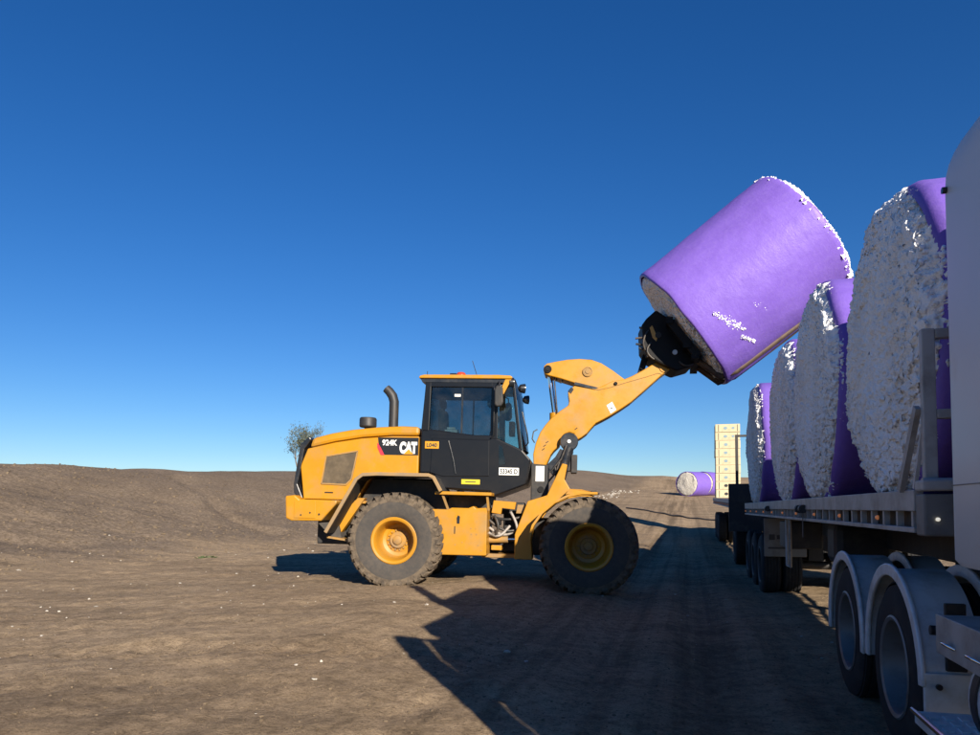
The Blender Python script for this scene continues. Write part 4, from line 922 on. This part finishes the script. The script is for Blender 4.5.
for a in (7.9, 8.15, 11.3):
    wi = MB(); wi.lathe([(.001,-.05),(.045,-.05),(.045,.05),(.001,.05)], 14, c=(-.03, a, 1.50)); wi.build('strap_winch', M['chassis'], t1, smooth=40)
MB().box(-.035, -.03, 7.86, 7.91, 1.20, 1.50).build('hanging_strap', M['strap'], t1)
z2 = .10
t2 = trailer('flatbed_trailer', .3, 15.2, 'dark second trailer beyond the purple bales, carrying the tall cream stack', tw(17.2, -0.1, z2), (R(0.9), 0, R(-15.4)), (1.3, 10.6, 11.9, 13.2))
g2 = gate(t2, .42, 3.15, 'chassis', 2.5, False)
MB().box(-.16, 2.5, .30, .36, .85, 1.98).build('headboard_sheet', M['chassis'], t2, bevel=.01)

# stack of cream bundles on the second trailer
BW, BD, BH = .97, 1.1, .338
m2 = Matrix.Translation(t2.location) @ t2.rotation_euler.to_matrix().to_4x4()
words = ['lowest', 'second lowest', 'third lowest', 'fourth lowest', 'middle', 'fourth from the top', 'third from the top', 'second from the top', 'topmost']
for k in range(9):
    b = MB(); b.box(0, BW, 0, BD, .003, BH-.003)
    dx = random.uniform(-.012, .012)
    o = b.build('cream_bundle', M['cream'], None, bevel=.014)
    o.location = m2 @ Vector((.06+dx, 13.3+random.uniform(-.02, .02), 1.615+k*BH)); o.rotation_euler = (t2.rotation_euler[0], 0, t2.rotation_euler[2] + random.uniform(-.012, .012))
    tag(o, 'cream wrapped bundle, %s of the tall stack on the second trailer' % words[k], 'bundle', 'cream bundles stacked on the second trailer')
    for (cx_, r_) in ((.40, .075),) + (((.70, .06),) if k in (7, 8) else ()):
        p = MB(); p.lathe([(.001,-.004),(r_,-.004)], 20, c=(cx_,0,BH*.5)); p.v = [(x, y, BH*.5+(z-BH*.5)*.8) for x, y, z in p.v]; p.build('printed_mark', M['blueprint'] if k > 1 else M['ink'], o)
    for x in (.12, .86): MB().box(x, x+.022, -.006, .0, .03, BH-.03).build('strap', M['strap'], o)

# ------------------------------------------------------------------ far bales
def far_bale(x, y, az, seed, label):
    r = bale((x, y, T(x, y)-.06), (0, 0, az), 1.16, 2.4, seed, label, 'round cotton bales lying by the far bank', hi=False, cot=M['dimmed_cotton'])
    return r
fx, fy = 19.0, 66.5
fz = R(-47)
far_bale(fx, fy, fz, 81, 'distant purple bale with its round white end facing us, left of the cream stack')
far_bale(fx + math.sin(-fz)*2.75, fy + math.cos(fz)*2.75, fz, 82, 'distant purple bale half hidden behind the cream stack, beyond its twin')

# ------------------------------------------------------------------ tree, weed, dark stripe
def tree(x, y, h, seed):
    rg = random.Random(seed); z0 = T(x, y); root = empty('gum_tree', (x, y, z0)); tag(root, 'small sparse gum tree on the skyline behind the loader', 'tree')
    b = MB(); tips = []
    def limb(p, d, ln, r_, lev):
        pts = [p]; rs = [r_]
        for k in range(4):
            d = (d + Vector((rg.uniform(-.25,.25), rg.uniform(-.25,.25), rg.uniform(-.05,.2)))).normalized(); pts.append(pts[-1] + d*ln/4); rs.append(r_*(1-.16*(k+1)))
        b.tube(pts, rs, 6)
        if lev == 0: tips.append(pts[-1]); tips.append(pts[-2]); return
        for k in range(3 if lev > 1 else 4):
            t = rg.choice((2, 3, 4)); dd = (d*.6 + Vector((rg.uniform(-1,1), rg.uniform(-1,1), rg.uniform(.0,.8)))).normalized(); limb(pts[t], dd, ln*rg.uniform(.5, .75), rs[t]*.7, lev-1)
    for k in range(3): limb(Vector((rg.uniform(-.2,.2), rg.uniform(-.2,.2), -.3)), Vector((rg.uniform(-.45,.45), rg.uniform(-.4,.4), 1)).normalized(), h*.45, .11, 3)
    b.build('trunk', M['bark'], root, smooth=60)
    g = np.random.default_rng(seed); Tp = np.array([tuple(t) for t in tips]); n = 3800
    c = Tp[g.integers(0, len(Tp), n)] + g.normal(0, .26, (n, 3)); a = g.normal(0, 1, (n, 3)); a /= np.linalg.norm(a, axis=1)[:, None]; a[:, 2] -= .4
    bb = np.cross(a, g.normal(0, 1, (n, 3))); bb /= np.linalg.norm(bb, axis=1)[:, None]
    L_, W_ = .10*g.uniform(.6, 1.4, (n, 1)), .028*g.uniform(.7, 1.4, (n, 1))
    V = np.stack([c - a*L_, c + bb*W_, c + a*L_, c - bb*W_], 1).reshape(-1, 3)
    link('crown', np_mesh('crown', V, np.arange(4*n).reshape(n, 4), M['leaf'], False), root)
tree(-20.5, 78.0, 6.6, 12)
wx, wy = -6.6, 16.6
wr = MB(); rg = random.Random(5)
for k in range(60):
    a = rg.uniform(0, 6.28); r_ = rg.uniform(0, .15); h = rg.uniform(.03, .07); x, y = r_*math.cos(a)*1.6, r_*math.sin(a); w = rg.uniform(.01, .03); dx, dy = rg.uniform(-.06,.06), rg.uniform(-.06,.06)
    wr.add([(x-w,y,0),(x+w,y,0),(x+dx+w*.7,y+dy,h*.6),(x+dx*1.8,y+dy*1.8,h),(x+dx-w*.7,y+dy,h*.6)], [(0,1,2,3,4)])
o = wr.build('weed', M['weed'], None, loc=(wx, wy, T(wx, wy)-.01)); tag(o, 'small low green weed growing alone on the brown bank', 'plant')
pp = []  # thin black tube added to stand for a dark line across the dirt
for t in np.linspace(0, 1, 30):
    x = 8.6 + (12.2-8.6)*t; y = 45.0 + (38.0-45.0)*t; pp.append((x, y, T(x, y)+.03))
o = MB().tube(pp, .05, 8).build('ground_stripe', M['stripe'], None, smooth=60); tag(o, 'thin black stripe across the dirt right of the loader', 'stripe')
